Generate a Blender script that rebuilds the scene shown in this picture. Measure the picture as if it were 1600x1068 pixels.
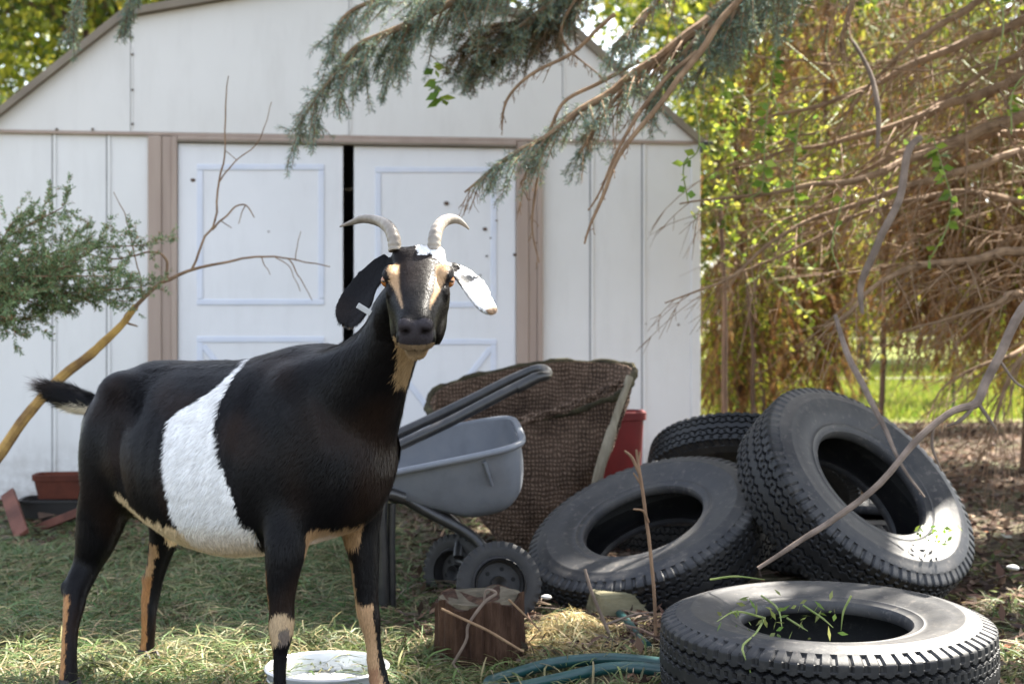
import bpy, math, random
import numpy as np
from mathutils import Vector, Matrix

for _o in list(bpy.data.objects):
    bpy.data.objects.remove(_o, do_unlink=True)
SC = bpy.context.scene
COL = SC.collection
R = math.radians
rng = np.random.default_rng(7)
random.seed(7)

# ------------------------------------------------------------------ camera
F = 2222.0          # focal length in photo pixels (50 mm on a 36 mm sensor)
H = 0.85            # eye height
cam_d = bpy.data.cameras.new("camera")
cam = bpy.data.objects.new("camera", cam_d)
COL.objects.link(cam)
cam.location = (0, 0, H)
cam.rotation_euler = (R(90), 0, 0)
cam_d.sensor_width = 36.0
cam_d.lens = F / 1600 * 36
cam_d.shift_y = -34 / 1600
cam_d.clip_start = 0.05
cam_d.clip_end = 500
cam_d.dof.use_dof = True
cam_d.dof.focus_distance = 2.9
cam_d.dof.aperture_fstop = 5.0
SC.camera = cam

# ------------------------------------------------------------------ light
SUN = Vector((0.46, 0.44, 0.77)).normalized()     # towards the sun: behind the shed, to the right
elev = math.asin(SUN.z)
azim = math.atan2(SUN.x, SUN.y)
world = bpy.data.worlds.new("World")
SC.world = world
world.use_nodes = True
wn = world.node_tree
sky = wn.nodes.new("ShaderNodeTexSky")
sky.sky_type = 'NISHITA'
sky.sun_disc = False
sky.sun_elevation = elev
sky.sun_rotation = azim
sky.air_density = 1.0
sky.dust_density = 2.5
sky.ozone_density = 1.0
hs = wn.nodes.new("ShaderNodeHueSaturation")      # thin high haze: a paler sky
hs.inputs["Saturation"].default_value = 0.55
wn.links.new(sky.outputs[0], hs.inputs["Color"])
wn.links.new(hs.outputs[0], wn.nodes["Background"].inputs[0])
wn.nodes["Background"].inputs[1].default_value = 0.11
sun_d = bpy.data.lights.new("sun", 'SUN')
sun_d.energy = 5.0
sun_d.angle = R(0.55)
sun_d.color = (1.0, 0.94, 0.84)
sun = bpy.data.objects.new("sun", sun_d)
COL.objects.link(sun)
sun.rotation_euler = SUN.to_track_quat('Z', 'Y').to_euler()
SC.view_settings.view_transform = 'Standard'
SC.view_settings.look = 'None'
SC.view_settings.gamma = 1
SC.view_settings.exposure = 2.66
SC.cycles.max_bounces = 6
SC.cycles.diffuse_bounces = 4
SC.cycles.transmission_bounces = 4
SC.cycles.use_denoising = True

# ------------------------------------------------------------------ helpers
def P(px, py, Y):
    """photo pixel at depth Y -> world point"""
    return Vector(((px - 800) / F * Y, Y, H - (py - 500) / F * Y))

def tag(o, label=None, cat=None, group=None, kind=None):
    if label: o["label"] = label
    if cat: o["category"] = cat
    if group: o["group"] = group
    if kind: o["kind"] = kind
    return o

def empty(name, loc=(0, 0, 0), rz=0.0):
    o = bpy.data.objects.new(name, None)
    o.location = loc
    o.rotation_euler = (0, 0, rz)
    o.empty_display_size = 0.1
    COL.objects.link(o)
    return o

def link(name, me, mat=None, parent=None, inv=True):
    o = bpy.data.objects.new(name, me)
    COL.objects.link(o)
    if mat is not None and len(me.materials) == 0:
        me.materials.append(mat)
    if parent is not None:
        o.parent = parent
        if inv:   # mesh was given in world coordinates
            m = Matrix.Translation(parent.location) @ parent.rotation_euler.to_matrix().to_4x4()
            o.matrix_parent_inverse = m.inverted()
    return o

def smooth(me, on=True):
    me.polygons.foreach_set("use_smooth", np.full(len(me.polygons), on, dtype=bool))

def setcol(me, cols):
    a = me.color_attributes.new("Col", 'FLOAT_COLOR', 'POINT')
    c = np.ones((len(me.vertices), 4), np.float32)
    c[:, :3] = cols
    a.data.foreach_set("color", c.ravel())

def mesh_np(name, V, Fc, cols=None, sm=False):
    """V (N,3); Fc (M,k) with one k for all the faces"""
    V = np.asarray(V, np.float32); Fc = np.asarray(Fc, np.int32)
    me = bpy.data.meshes.new(name)
    k = Fc.shape[1]
    me.vertices.add(len(V)); me.vertices.foreach_set("co", V.ravel())
    me.loops.add(Fc.size); me.loops.foreach_set("vertex_index", Fc.ravel())
    me.polygons.add(len(Fc))
    me.polygons.foreach_set("loop_start", np.arange(0, Fc.size, k, dtype=np.int32))
    me.polygons.foreach_set("loop_total", np.full(len(Fc), k, dtype=np.int32))
    me.update(calc_edges=True)
    if cols is not None: setcol(me, cols)
    if sm: smooth(me)
    return me

class MB:
    """collects shapes into one mesh"""
    def __init__(self): self.v = []; self.f = []; self.c = []
    def add(self, vs, fs, col=(1, 1, 1)):
        n = len(self.v)
        self.v += [tuple(x) for x in vs]
        self.f += [tuple(i + n for i in f) for f in fs]
        self.c += [col] * len(vs)
    def tube(self, pts, rad, n=8, caps=True, col=(1, 1, 1), flat=1.0):
        pts = [Vector(p) for p in pts]
        m = len(pts)
        if not hasattr(rad, '__len__'): rad = [rad] * m
        vs = []; ref = None
        for i, p in enumerate(pts):
            t = (pts[min(i + 1, m - 1)] - pts[max(i - 1, 0)])
            if t.length < 1e-9: t = Vector((0, 0, 1))
            t.normalize()
            if ref is None:
                ref = Vector((0, 0, 1)) if abs(t.z) < .9 else Vector((1, 0, 0))
            a = ref - t * ref.dot(t)
            if a.length < 1e-6: a = t.orthogonal()
            a.normalize(); b = t.cross(a); ref = a
            for k in range(n):
                an = 2 * math.pi * k / n
                vs.append(p + (a * math.cos(an) * flat + b * math.sin(an)) * rad[i])
        fs = []
        for i in range(m - 1):
            for k in range(n):
                fs.append((i * n + k, i * n + (k + 1) % n, (i + 1) * n + (k + 1) % n, (i + 1) * n + k))
        if caps:
            fs.append(tuple(range(n - 1, -1, -1))); fs.append(tuple(range((m - 1) * n, m * n)))
        self.add(vs, fs, col)
    def box(self, lo, hi, col=(1, 1, 1), M=None):
        x0, y0, z0 = lo; x1, y1, z1 = hi
        vs = [Vector(p) for p in ((x0, y0, z0), (x1, y0, z0), (x1, y1, z0), (x0, y1, z0), (x0, y0, z1), (x1, y0, z1), (x1, y1, z1), (x0, y1, z1))]
        if M is not None: vs = [M @ p for p in vs]
        self.add(vs, [(0, 3, 2, 1), (4, 5, 6, 7), (0, 1, 5, 4), (1, 2, 6, 5), (2, 3, 7, 6), (3, 0, 4, 7)], col)
    def prism(self, poly, y0, y1, col=(1, 1, 1)):
        """(x,z) polygon extruded along y"""
        n = len(poly)
        vs = [Vector((x, y0, z)) for x, z in poly] + [Vector((x, y1, z)) for x, z in poly]
        fs = [tuple(range(n)), tuple(range(2 * n - 1, n - 1, -1))]
        fs += [(i, i + n, (i + 1) % n + n, (i + 1) % n) for i in range(n)]
        self.add(vs, fs, col)
    def loft(self, rings, caps=True, col=(1, 1, 1)):
        n = len(rings[0]); vs = [p for r in rings for p in r]; fs = []
        for i in range(len(rings) - 1):
            for k in range(n):
                fs.append((i * n + k, i * n + (k + 1) % n, (i + 1) * n + (k + 1) % n, (i + 1) * n + k))
        if caps:
            fs.append(tuple(range(n - 1, -1, -1))); fs.append(tuple(range((len(rings) - 1) * n, len(rings) * n)))
        self.add(vs, fs, col)
    def ball(self, c, r, M=None, nu=14, nv=10):
        c = Vector(c); rr = r if hasattr(r, '__len__') else (r, r, r)
        rings = []
        for j in range(1, nv):
            ph = math.pi * j / nv - math.pi / 2
            ring = []
            for k in range(nu):
                a = 2 * math.pi * k / nu
                p = Vector((rr[0] * math.cos(ph) * math.cos(a), rr[1] * math.cos(ph) * math.sin(a), rr[2] * math.sin(ph)))
                if M is not None: p = M @ p
                ring.append(c + p)
            rings.append(ring)
        self.loft(rings)
    def lathe(self, prof, c=(0, 0, 0), n=48, closed=False, M=None):
        c = Vector(c); m = len(prof); vs = []
        for k in range(n):
            a = 2 * math.pi * k / n
            for r, z in prof:
                p = Vector((r * math.cos(a), r * math.sin(a), z))
                if M is not None: p = M @ p
                vs.append(c + p)
        fs = []
        for k in range(n):
            k2 = (k + 1) % n
            for j in range(m if closed else m - 1):
                j2 = (j + 1) % m
                fs.append((k * m + j, k2 * m + j, k2 * m + j2, k * m + j2))
        self.add(vs, fs)
    def build(self, name, mat=None, parent=None, sm=True, cols=False, inv=True, bevel=0):
        me = bpy.data.meshes.new(name)
        me.from_pydata(self.v, [], self.f)
        me.validate()
        if cols: setcol(me, np.array(self.c, np.float32))
        smooth(me, sm)
        o = link(name, me, mat, parent, inv)
        if bevel:
            b = o.modifiers.new("bevel", 'BEVEL'); b.width = bevel; b.segments = 2; b.limit_method = 'ANGLE'
        if sm:
            try: me.set_sharp_from_angle(angle=R(40))
            except Exception: pass
        return o

def spline(pts, n):
    """Catmull-Rom through points of any dimension -> (n,d) array"""
    p = np.array([tuple(x) for x in pts], float)
    if len(p) < 3:
        t = np.linspace(0, 1, n)[:, None]; return p[0] * (1 - t) + p[-1] * t
    q = np.vstack([2 * p[0] - p[1], p, 2 * p[-1] - p[-2]])
    u = np.linspace(0, len(p) - 1 - 1e-6, n); i = u.astype(int); t = (u - i)[:, None]
    a, b, c, d = q[i], q[i + 1], q[i + 2], q[i + 3]
    return .5 * (2 * b + (c - a) * t + (2 * a - 5 * b + 4 * c - d) * t * t + (3 * b - a - 3 * c + d) * t ** 3)

# ------------------------------------------------------------------ materials
def newmat(name):
    m = bpy.data.materials.new(name); m.use_nodes = True
    nt = m.node_tree; b = nt.nodes["Principled BSDF"]
    return m, nt, b

def ramp(nt, fac, stops):
    r = nt.nodes.new("ShaderNodeValToRGB")
    e = r.color_ramp.elements
    while len(e) < len(stops): e.new(.5)
    for k, (p, c) in enumerate(stops):
        e[k].position = p; e[k].color = (*c, 1)
    nt.links.new(fac, r.inputs[0])
    return r.outputs[0]

def noise(nt, scale, detail=4, rough=.6, stretch=None, coord='Object'):
    tc = nt.nodes.new("ShaderNodeTexCoord")
    n = nt.nodes.new("ShaderNodeTexNoise")
    n.inputs["Scale"].default_value = scale; n.inputs["Detail"].default_value = detail; n.inputs["Roughness"].default_value = rough
    src = tc.outputs[coord]
    if stretch:
        mp = nt.nodes.new("ShaderNodeMapping"); mp.inputs["Scale"].default_value = stretch
        nt.links.new(src, mp.inputs[0]); src = mp.outputs[0]
    nt.links.new(src, n.inputs["Vector"])
    return n.outputs["Fac"]

def bump(nt, b, h, strength=.3, dist=.01):
    bp = nt.nodes.new("ShaderNodeBump")
    bp.inputs["Strength"].default_value = strength; bp.inputs["Distance"].default_value = dist
    nt.links.new(h, bp.inputs["Height"]); nt.links.new(bp.outputs[0], b.inputs["Normal"])
    return bp

def pm(name, stops, scale=8, rough=.6, spec=.4, metal=0.0, bs=.2, bscale=None, bdist=.005, stretch=None, detail=5):
    m, nt, b = newmat(name)
    if not hasattr(stops[0], '__len__'): stops = [(0, stops), (1, stops)]
    f = noise(nt, scale, detail, .6, stretch)
    nt.links.new(ramp(nt, f, stops), b.inputs["Base Color"])
    b.inputs["Roughness"].default_value = rough
    b.inputs["Specular IOR Level"].default_value = spec
    b.inputs["Metallic"].default_value = metal
    if bs: bump(nt, b, noise(nt, bscale or scale * 4, 6, .65, stretch), bs, bdist)
    return m

def vcmat(name, rough=.6, spec=.3, trans=0.0, sheen=0.0, bs=0, bscale=60):
    m, nt, b = newmat(name)
    a = nt.nodes.new("ShaderNodeAttribute"); a.attribute_name = "Col"
    nt.links.new(a.outputs["Color"], b.inputs["Base Color"])
    b.inputs["Roughness"].default_value = rough
    b.inputs["Specular IOR Level"].default_value = spec
    if sheen: b.inputs["Sheen Weight"].default_value = sheen
    if bs: bump(nt, b, noise(nt, bscale, 5), bs, .004)
    if trans:
        t = nt.nodes.new("ShaderNodeBsdfTranslucent"); nt.links.new(a.outputs["Color"], t.inputs[0])
        mx = nt.nodes.new("ShaderNodeMixShader"); mx.inputs[0].default_value = trans
        nt.links.new(b.outputs[0], mx.inputs[1]); nt.links.new(t.outputs[0], mx.inputs[2])
        nt.links.new(mx.outputs[0], nt.nodes["Material Output"].inputs[0])
    return m

def dirty(m, z1=.32, amt=.75, col=(.16, .12, .085)):
    """mud splashed up from the ground and faint run marks"""
    nt = m.node_tree; b = nt.nodes["Principled BSDF"]; src = b.inputs["Base Color"].links[0].from_socket
    tc = nt.nodes.new("ShaderNodeTexCoord"); sp = nt.nodes.new("ShaderNodeSeparateXYZ"); nt.links.new(tc.outputs["Object"], sp.inputs[0])
    mr = nt.nodes.new("ShaderNodeMapRange"); mr.inputs[1].default_value = z1; mr.inputs[2].default_value = 0; nt.links.new(sp.outputs[2], mr.inputs[0])
    nz = ramp(nt, noise(nt, 14, 7, .7), [(.35, (0, 0, 0)), (.7, (1, 1, 1))])
    mu = nt.nodes.new("ShaderNodeMath"); mu.operation = 'MULTIPLY'; nt.links.new(mr.outputs[0], mu.inputs[0]); nt.links.new(nz, mu.inputs[1])
    m2 = nt.nodes.new("ShaderNodeMath"); m2.operation = 'MULTIPLY'; m2.inputs[1].default_value = amt; nt.links.new(mu.outputs[0], m2.inputs[0])
    st = ramp(nt, noise(nt, 3.5, 6, .65, (2.5, 2.5, .5)), [(.5, (0, 0, 0)), (.85, (.13,) * 3)])
    ad = nt.nodes.new("ShaderNodeMath"); ad.operation = 'ADD'; nt.links.new(m2.outputs[0], ad.inputs[0]); nt.links.new(st, ad.inputs[1])
    mx = nt.nodes.new("ShaderNodeMix"); mx.data_type = 'RGBA'; nt.links.new(ad.outputs[0], mx.inputs[0]); nt.links.new(src, mx.inputs[6]); mx.inputs[7].default_value = (*col, 1)
    nt.links.new(mx.outputs[2], b.inputs["Base Color"])
M_WALL = pm("painted_metal_wall", [(.3, (.66, .65, .63)), (.7, (.72, .71, .69))], 1.6, .5, .35, bs=.05, bscale=5)
M_GABLE = pm("painted_metal_gable", [(.3, (.64, .62, .59)), (.7, (.69, .67, .64))], 1.3, .5, .35, bs=.05, bscale=4)
M_DOOR = pm("painted_metal_door", [(.25, (.69, .69, .70)), (.7, (.75, .745, .755))], 2.2, .5, .35, bs=.06, bscale=5)
M_DTRIM = pm("blue_tinted_door_rib", [(.3, (.60, .635, .725)), (.7, (.68, .70, .765))], 9, .55, .3, bs=0)
for _m in (M_WALL, M_DOOR, M_GABLE): dirty(_m)
M_BEIGE = pm("beige_trim", [(.3, (.33, .25, .205)), (.7, (.40, .315, .26))], 3, .55, .3, bs=.05, stretch=(3, 3, .4))
M_SEAM = pm("seam_shadow_strip", [(.3, (.24, .235, .23)), (.7, (.34, .33, .32))], 9, .7, .2, bs=0)
M_ROOF = pm("roof_metal", [(.3, (.16, .13, .10)), (.7, (.24, .20, .15))], 5, .6, .3)
M_DARKIN = pm("dark_interior", (.02, .02, .02), 4, .9, .1, bs=0)  # near-black colour stands for shade inside the shed and wheel holes
M_SCREW = pm("screw_metal", (.22, .19, .16), 30, .5, .5, .6, bs=0)
M_BLACKP = pm("black_painted_steel", [(.35, (.012, .012, .013)), (.75, (.03, .028, .026))], 30, .33, .5, bs=.06, bscale=90)
M_TRAY = pm("grey_poly_tray", [(.25, (.11, .117, .133)), (.5, (.145, .155, .175)), (.8, (.175, .18, .19))], 11, .42, .45, bs=.10, bscale=70, detail=8)
M_WHEELP = pm("black_wheel_plastic", [(.3, (.013, .013, .014)), (.7, (.034, .032, .031))], 14, .6, .35, bs=.2, bscale=60)
M_RED = pm("red_plastic", [(.3, (.085, .005, .005)), (.7, (.15, .010, .009))], 7, .45, .4)
M_TERRA = pm("terracotta", [(.3, (.055, .017, .011)), (.7, (.12, .034, .019))], 9, .8, .2, bs=.2)
M_PAN = pm("galvanised_pan", [(.3, (.50, .51, .53)), (.7, (.60, .61, .62))], 4, .38, .5, .45, bs=.04, bscale=20)
M_HOSE = pm("green_hose", [(.3, (.006, .036, .036)), (.7, (.010, .060, .056))], 16, .38, .5, bs=.05)
M_HORN = None
M_TWIG = pm("dead_twig_bark", [(.3, (.13, .078, .046)), (.7, (.30, .195, .115))], 18, .85, .2, bs=.5, bscale=70)
M_GREYTWIG = pm("grey_twig_bark", [(.3, (.11, .082, .064)), (.7, (.25, .19, .15))], 16, .85, .2, bs=.5, bscale=60)
M_BARK = pm("conifer_bark", [(.3, (.06, .04, .03)), (.7, (.16, .105, .08))], 10, .9, .15, bs=.8, bscale=30, stretch=(1, 1, .3))
M_YBARK = pm("yellow_bark", [(.35, (.16, .09, .04)), (.6, (.50, .31, .09))], 8, .8, .2, bs=.4, bscale=50)
M_DRYSTEM = pm("dry_stem", [(.3, (.15, .09, .055)), (.7, (.26, .165, .10))], 14, .85, .2, bs=.4)
M_TIMBER = pm("weathered_timber", [(.25, (.06, .055, .032)), (.5, (.16, .145, .09)), (.8, (.26, .235, .155))], 6, .9, .15, bs=.5, bscale=22, stretch=(.5, 4, 4))
M_BOARD = pm("red_brown_board", [(.3, (.07, .028, .02)), (.7, (.16, .065, .045))], 7, .85, .2, bs=.4)
M_POT = pm("black_nursery_plastic", (.018, .016, .015), 10, .6, .4, bs=0)
M_POST = pm("fence_post_green", [(.3, (.03, .05, .03)), (.7, (.06, .085, .05))], 9, .7, .3)
M_WIRE = pm("fence_wire", (.12, .11, .10), 9, .5, .5, .6, bs=0)
M_WHITE = pm("white_scrap", [(.3, (.3, .3, .3)), (.7, (.55, .55, .53))], 12, .6, .3)

M_LEAF = vcmat("backlit_leaf", .5, .3, .5)
M_NEEDLE = vcmat("conifer_needle", .55, .3, .2)
M_DRYN = vcmat("dry_needle", .8, .15, .28)
M_GRASS = vcmat("grass_blade", .55, .3, .3)
M_LITTER = vcmat("leaf_litter", .85, .15, .12)
M_COAT = vcmat("goat_coat", .38, .13)
M_SKIN = vcmat("goat_skin", .5, .10, bs=.4, bscale=160)
# ------------------------------------------------------------------ ground
def hz(x, y):
    """gentle unevenness of the yard"""
    x = np.asarray(x, float); y = np.asarray(y, float)
    f = .010 * np.sin(x * 3.1 + y * 1.7) + .008 * np.sin(x * 6.3 - y * 4.1 + 1) + .006 * np.sin(x * 11 + y * 9)
    fade = np.clip((14 - np.hypot(x, y)) / 8, 0, 1)
    return f * fade - .004
gx = np.unique(np.concatenate([np.linspace(-150, -8, 12), np.linspace(-8, 8, 110), np.linspace(8, 150, 12)]))
gy = np.unique(np.concatenate([np.linspace(-60, 0, 6), np.linspace(0, 14, 110), np.linspace(14, 240, 16)]))
XX, YY = np.meshgrid(gx, gy)
V = np.stack([XX.ravel(), YY.ravel(), hz(XX, YY).ravel()], 1)
nx, ny = len(gx), len(gy)
ii = (np.arange(ny - 1)[:, None] * nx + np.arange(nx - 1)[None]).ravel()
m, nt, b = newmat("yard_soil")
n1 = noise(nt, 1.1, 5); n2 = noise(nt, 26, 8, .7)
c1 = ramp(nt, n2, [(.3, (.035, .024, .018)), (.5, (.085, .058, .042)), (.72, (.17, .125, .088))])
c2 = ramp(nt, n2, [(.3, (.04, .04, .022)), (.55, (.09, .095, .05)), (.75, (.17, .155, .09))])
mx = nt.nodes.new("ShaderNodeMix"); mx.data_type = 'RGBA'
nt.links.new(ramp(nt, n1, [(.42, (0, 0, 0)), (.58, (1, 1, 1))]), mx.inputs[0])
nt.links.new(c1, mx.inputs[6]); nt.links.new(c2, mx.inputs[7])
nt.links.new(mx.outputs[2], b.inputs["Base Color"]); b.inputs["Roughness"].default_value = .95
b.inputs["Specular IOR Level"].default_value = .1
bump(nt, b, n2, .8, .03)
o = link("ground", mesh_np("ground", V, np.stack([ii, ii + 1, ii + nx + 1, ii + nx], 1), sm=True), m)
tag(o, kind="structure")

# sunny lawn beyond the trees
M_LAWN = pm("lawn_turf", [(.3, (.07, .09, .012)), (.55, (.11, .13, .017)), (.75, (.15, .155, .03))], 3, .9, .1, bs=.6, bscale=40)
lv = []; xs = np.linspace(-60, 70, 90)
edge = 12.0 + .35 * np.sin(xs * 1.3) + .2 * np.sin(xs * 3.7)
LV = np.concatenate([np.stack([xs, edge, np.full_like(xs, .012)], 1), np.stack([xs, np.full_like(xs, 20.), np.full_like(xs, .012)], 1), np.stack([xs * 1.6, np.full_like(xs, 110.), np.full_like(xs, .012)], 1)])
n = len(xs); k = np.arange(n - 1)
LF = np.concatenate([np.stack([k, k + 1, k + n + 1, k + n], 1), np.stack([k + n, k + n + 1, k + 2 * n + 1, k + 2 * n], 1)])
tag(link("lawn", mesh_np("lawn", LV, LF), M_LAWN), kind="structure")

# ------------------------------------------------------------------ shed
YA, YB = 6.585, 7.02
A = P(-30, 500, YA); B = P(1090, 500, YB)
A.z = B.z = 0
ev = (B - A); SL = ev.length; ev.normalize()
nv = Vector((-ev.y, ev.x, 0))           # into the shed
def wl(px, py, off=0.0):
    """photo pixel on the shed's front wall -> local x, z"""
    kx = (px - 800) / F
    a = A + nv * off
    Y = (a.x * nv.x + a.y * nv.y) / (kx * nv.x + nv.y)
    return ((kx * Y - A.x) * ev.x + (Y - A.y) * ev.y, H - (py - 500) / F * Y)
shed = empty("garden_shed", A, math.atan2(ev.y, ev.x))
tag(shed, "pale metal garden shed with gambrel roof and double sliding doors behind the goat", "shed")
def sb(mb, name, mat, sm=False, bevel=0, parent=None):
    o = mb.build(name, mat, parent or shed, sm=sm, inv=False, bevel=bevel)
    return o
EAVE = wl(0, 199)[1]
bx, bz = wl(200, 30); ridge_z = wl(545, -30)[1]
cx = SL / 2
prof = [(0, EAVE), (bx, bz), (cx, ridge_z), (SL - bx, bz), (SL, EAVE)]
xdl0, xdl1 = wl(278, 300)[0], wl(536, 300)[0]     # left door leaf
xdr0, xdr1 = wl(553, 300)[0], wl(806, 300)[0]
xjl0, xjr1 = wl(232, 300)[0], wl(847, 300)[0]
zdt = wl(420, 226)[1]
DEPTH = 2.9
# lower wall: ribbed sheets left and right of the doorway
w = MB()
w.box((0.0, 0, -.02), (xjl0 + .02, .03, EAVE))
w.box((xjr1 - .02, 0, -.02), (SL, .03, EAVE))
w.box((0, .03, -.02), (.03, DEPTH, EAVE)); w.box((SL - .03, .03, -.02), (SL, DEPTH, EAVE))
w.box((.03, DEPTH - .03, -.02), (SL - .03, DEPTH, EAVE))
sb(w, "wall", M_WALL)
# panel joints: every sheet edge folds forward a few millimetres beside a grey strip coloured as the seam's shadow
for pxs in (82, 167, 922, 1003):
    x = wl(pxs, 400)[0]
    q = MB(); q.box((x - .004, -.0035, 0), (x + .004, .002, EAVE - .02)); sb(q, "panel_seam", M_SEAM)
    q = MB(); q.box((x + .004, -.008, 0), (x + .018, .002, EAVE - .02)); sb(q, "panel_rib", M_WALL, bevel=.003)
q = MB(); q.box((SL - .035, -.012, -.01), (SL + .012, .04, EAVE - .01)); sb(q, "corner_trim", M_WALL, bevel=.004)
q = MB(); q.box((-.012, -.012, -.01), (.035, .04, EAVE - .01)); sb(q, "corner_trim", M_WALL, bevel=.004)
# gable: three overlapping sheets standing proud of the wall below
def gable_poly(x0, x1):
    pts = [(x0, EAVE - .005)]
    def zt(x):
        for (a, b) in zip(prof, prof[1:]):
            if a[0] <= x <= b[0] + 1e-6: return a[1] + (b[1] - a[1]) * (x - a[0]) / (b[0] - a[0])
        return EAVE
    top = [(x0, zt(x0))] + [p for p in prof if x0 + 1e-4 < p[0] < x1 - 1e-4] + [(x1, zt(x1))]
    pts = [(x1, EAVE - .012), (x0, EAVE - .012)] + [(x, z) for x, z in top if z > EAVE - .005]
    return pts
q = MB(); q.prism(gable_poly(.0, SL), .0, .02); sb(q, "gable_panel", M_GABLE)
q = MB(); q.prism(gable_poly(.0, SL), DEPTH - .03, DEPTH); sb(q, "gable_panel", M_GABLE)
xs1, xs2 = wl(205, 100)[0], wl(545, 100)[0]
xs3 = SL - xs1
for i, (x0, x1) in enumerate(((0.0, xs1), (xs1, xs2), (xs2, xs3), (xs3, SL))):
    q = MB(); q.prism(gable_poly(x0 + .002, x1 - .002), -.020 - .003 * (i % 2), -.002); sb(q, "gable_panel", M_GABLE)
for x in (xs1, xs2, xs3):
    q = MB(); q.box((x + .002, -.027, EAVE), (x + .012, -.02, ridge_z - .35 if x != xs2 else ridge_z - .03)); sb(q, "gable_rib", M_GABLE, bevel=.002)
# screws
for pxs, pys in ((208, 60), (208, 87), (208, 142), (208, 195), (14, 203), (90, 203), (146, 203), (548, 150), (548, 60), (926, 505), (1060, 507), (1008, 506), (1082, 400), (1082, 300), (900, 215), (1010, 222)):
    x, z = wl(pxs, pys); q = MB(); q.ball((x, -.026 if z > EAVE - .01 else -.002, z), (.007, .006, .007), nu=8, nv=6); sb(q, "screw", M_SCREW, True)
# horizontal ledge under the gable
q = MB(); q.box((0, -.024, EAVE - .028), (SL, -.001, EAVE - .0125)); sb(q, "ledge_trim", M_BEIGE, bevel=.003)
# doorway trim
zj = EAVE - .03
for (x0, x1, nm) in ((xjl0, xdl0 - .0, "door_jamb"), (xdr1, xjr1, "door_jamb")):
    wdt = x1 - x0
    q = MB(); q.box((x0, -.030, -.01), (x0 + wdt * .46, .02, zj)); q.box((x0 + wdt * .46, -.022, -.01), (x0 + wdt * .8, .02, zj)); q.box((x0 + wdt * .8, -.034, -.01), (x1, .02, zj))
    sb(q, nm, M_BEIGE, bevel=.004)
q = MB(); q.box((xdl0 + .001, -.040, zdt + .012), (xdr1 - .001, .02, zj)); sb(q, "door_header", M_BEIGE, bevel=.004)
q = MB(); q.box((xdl0 + .001, -.046, zdt + .002), (xdr1 - .001, .015, zdt + .0115)); sb(q, "door_track", M_ROOF, bevel=.002)
def door(x0, x1, y, ribs, name="door_leaf"):
    q = MB(); q.box((x0, y, .02), (x1, y + .022, zdt))
    d = sb(q, name, M_DOOR, bevel=.004)
    def rib(p, a):
        (xa, za), (xb, zb) = p, a
        v = Vector((xb - xa, 0, zb - za)); L = v.length; v.normalize()
        nrm = Vector((-v.z, 0, v.x))
        Mx = Matrix.Identity(4)
        for r_, ax in enumerate((v, Vector((0, 1, 0)), nrm)):
            for c_ in range(3): Mx[c_][r_] = ax[c_]
        Mx.translation = Vector((xa, y, za))
        q = MB(); q.box((0, -.006, -.014), (L, .002, .014), M=Mx); sb(q, "door_rib", M_DTRIM, bevel=.004, parent=d)
    for a in ribs: rib(*a)
def wp(px, py): return wl(px, py, -.0)
def frame(x0, y0, x1, y1):
    a, b_, c, d = wp(x0, y0), wp(x1, y0), wp(x1, y1), wp(x0, y1)
    return [(a, b_), ((b_[0] - .015, b_[1] - .015), (c[0] - .015, c[1] + .015)), (c, d), ((d[0] + .015, d[1] + .015), (a[0] + .015, a[1] - .015))]
def brace(x0, y0, x1, y1):
    a, b_, c, d = wp(x0, y0), wp(x1, y0), wp(x1, y1), wp(x0, y1)
    m_ = ((a[0] + c[0]) / 2, (a[1] + c[1]) / 2)
    return [((a[0] + .03, a[1] - .03), (m_[0] - .02, m_[1] + .02)), ((m_[0] + .02, m_[1] - .02), (c[0] - .03, c[1] + .03)), ((d[0] + .03, d[1] + .03), (m_[0] - .02, m_[1] - .02)), ((m_[0] + .02, m_[1] + .02), (b_[0] - .03, b_[1] - .03))]
door(xdl0 + .001, xdl1, -.016, frame(308, 262, 507, 472) + frame(308, 530, 507, 770) + brace(308, 530, 507, 770))
door(xdr0, xdr1 - .001, -.010, frame(586, 266, 776, 476) + frame(586, 534, 776, 768) + brace(586, 534, 776, 768))
# mud flecks and a stuck leaf or two on the doors
for pxs, pys, r in ((697, 318, .013), (757, 358, .011), (723, 322, .006), (760, 400, .006), (775, 345, .005), (766, 372, .005), (740, 300, .006), (804, 398, .01), (302, 282, .012), (750, 430, .005), (790, 300, .004), (420, 362, .005), (330, 470, .004)):
    x, z = wl(pxs, pys); q = MB(); q.ball((x, -.016, z), (r, .005, r * .8), nu=8, nv=6); sb(q, "mud_fleck", M_BARK, True)
# floor, dark inside
q = MB(); q.box((.03, .05, -.02), (SL - .03, DEPTH - .03, .015)); sb(q, "floor", M_DARKIN)
# roof
t = .035; ov = .04
out = [(-ov, EAVE - .03), (bx - .015, bz + .035), (cx, ridge_z + .035), (SL - bx + .015, bz + .035), (SL + ov, EAVE - .03)]
inn = [(SL + ov - .02, EAVE - .05), (SL - bx, bz + .003), (cx, ridge_z + .002), (bx, bz + .003), (-ov + .02, EAVE - .05)]
q = MB()
allp = out + inn
nn = len(out)
vs = [Vector((x, -.075, z)) for x, z in allp] + [Vector((x, DEPTH + .06, z)) for x, z in allp]
fs = []
for y in (0, 1):
    for i in range(nn - 1):
        f = [i, i + 1, 2 * nn - 2 - i, 2 * nn - 1 - i]
        f = [k_ + y * 2 * nn for k_ in f]
        fs.append(f if y else f[::-1])
for i in range(2 * nn): fs.append([i, (i + 1) % (2 * nn), (i + 1) % (2 * nn) + 2 * nn, i + 2 * nn][::-1])
q.add(vs, fs); sb(q, "roof", M_ROOF)
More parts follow.
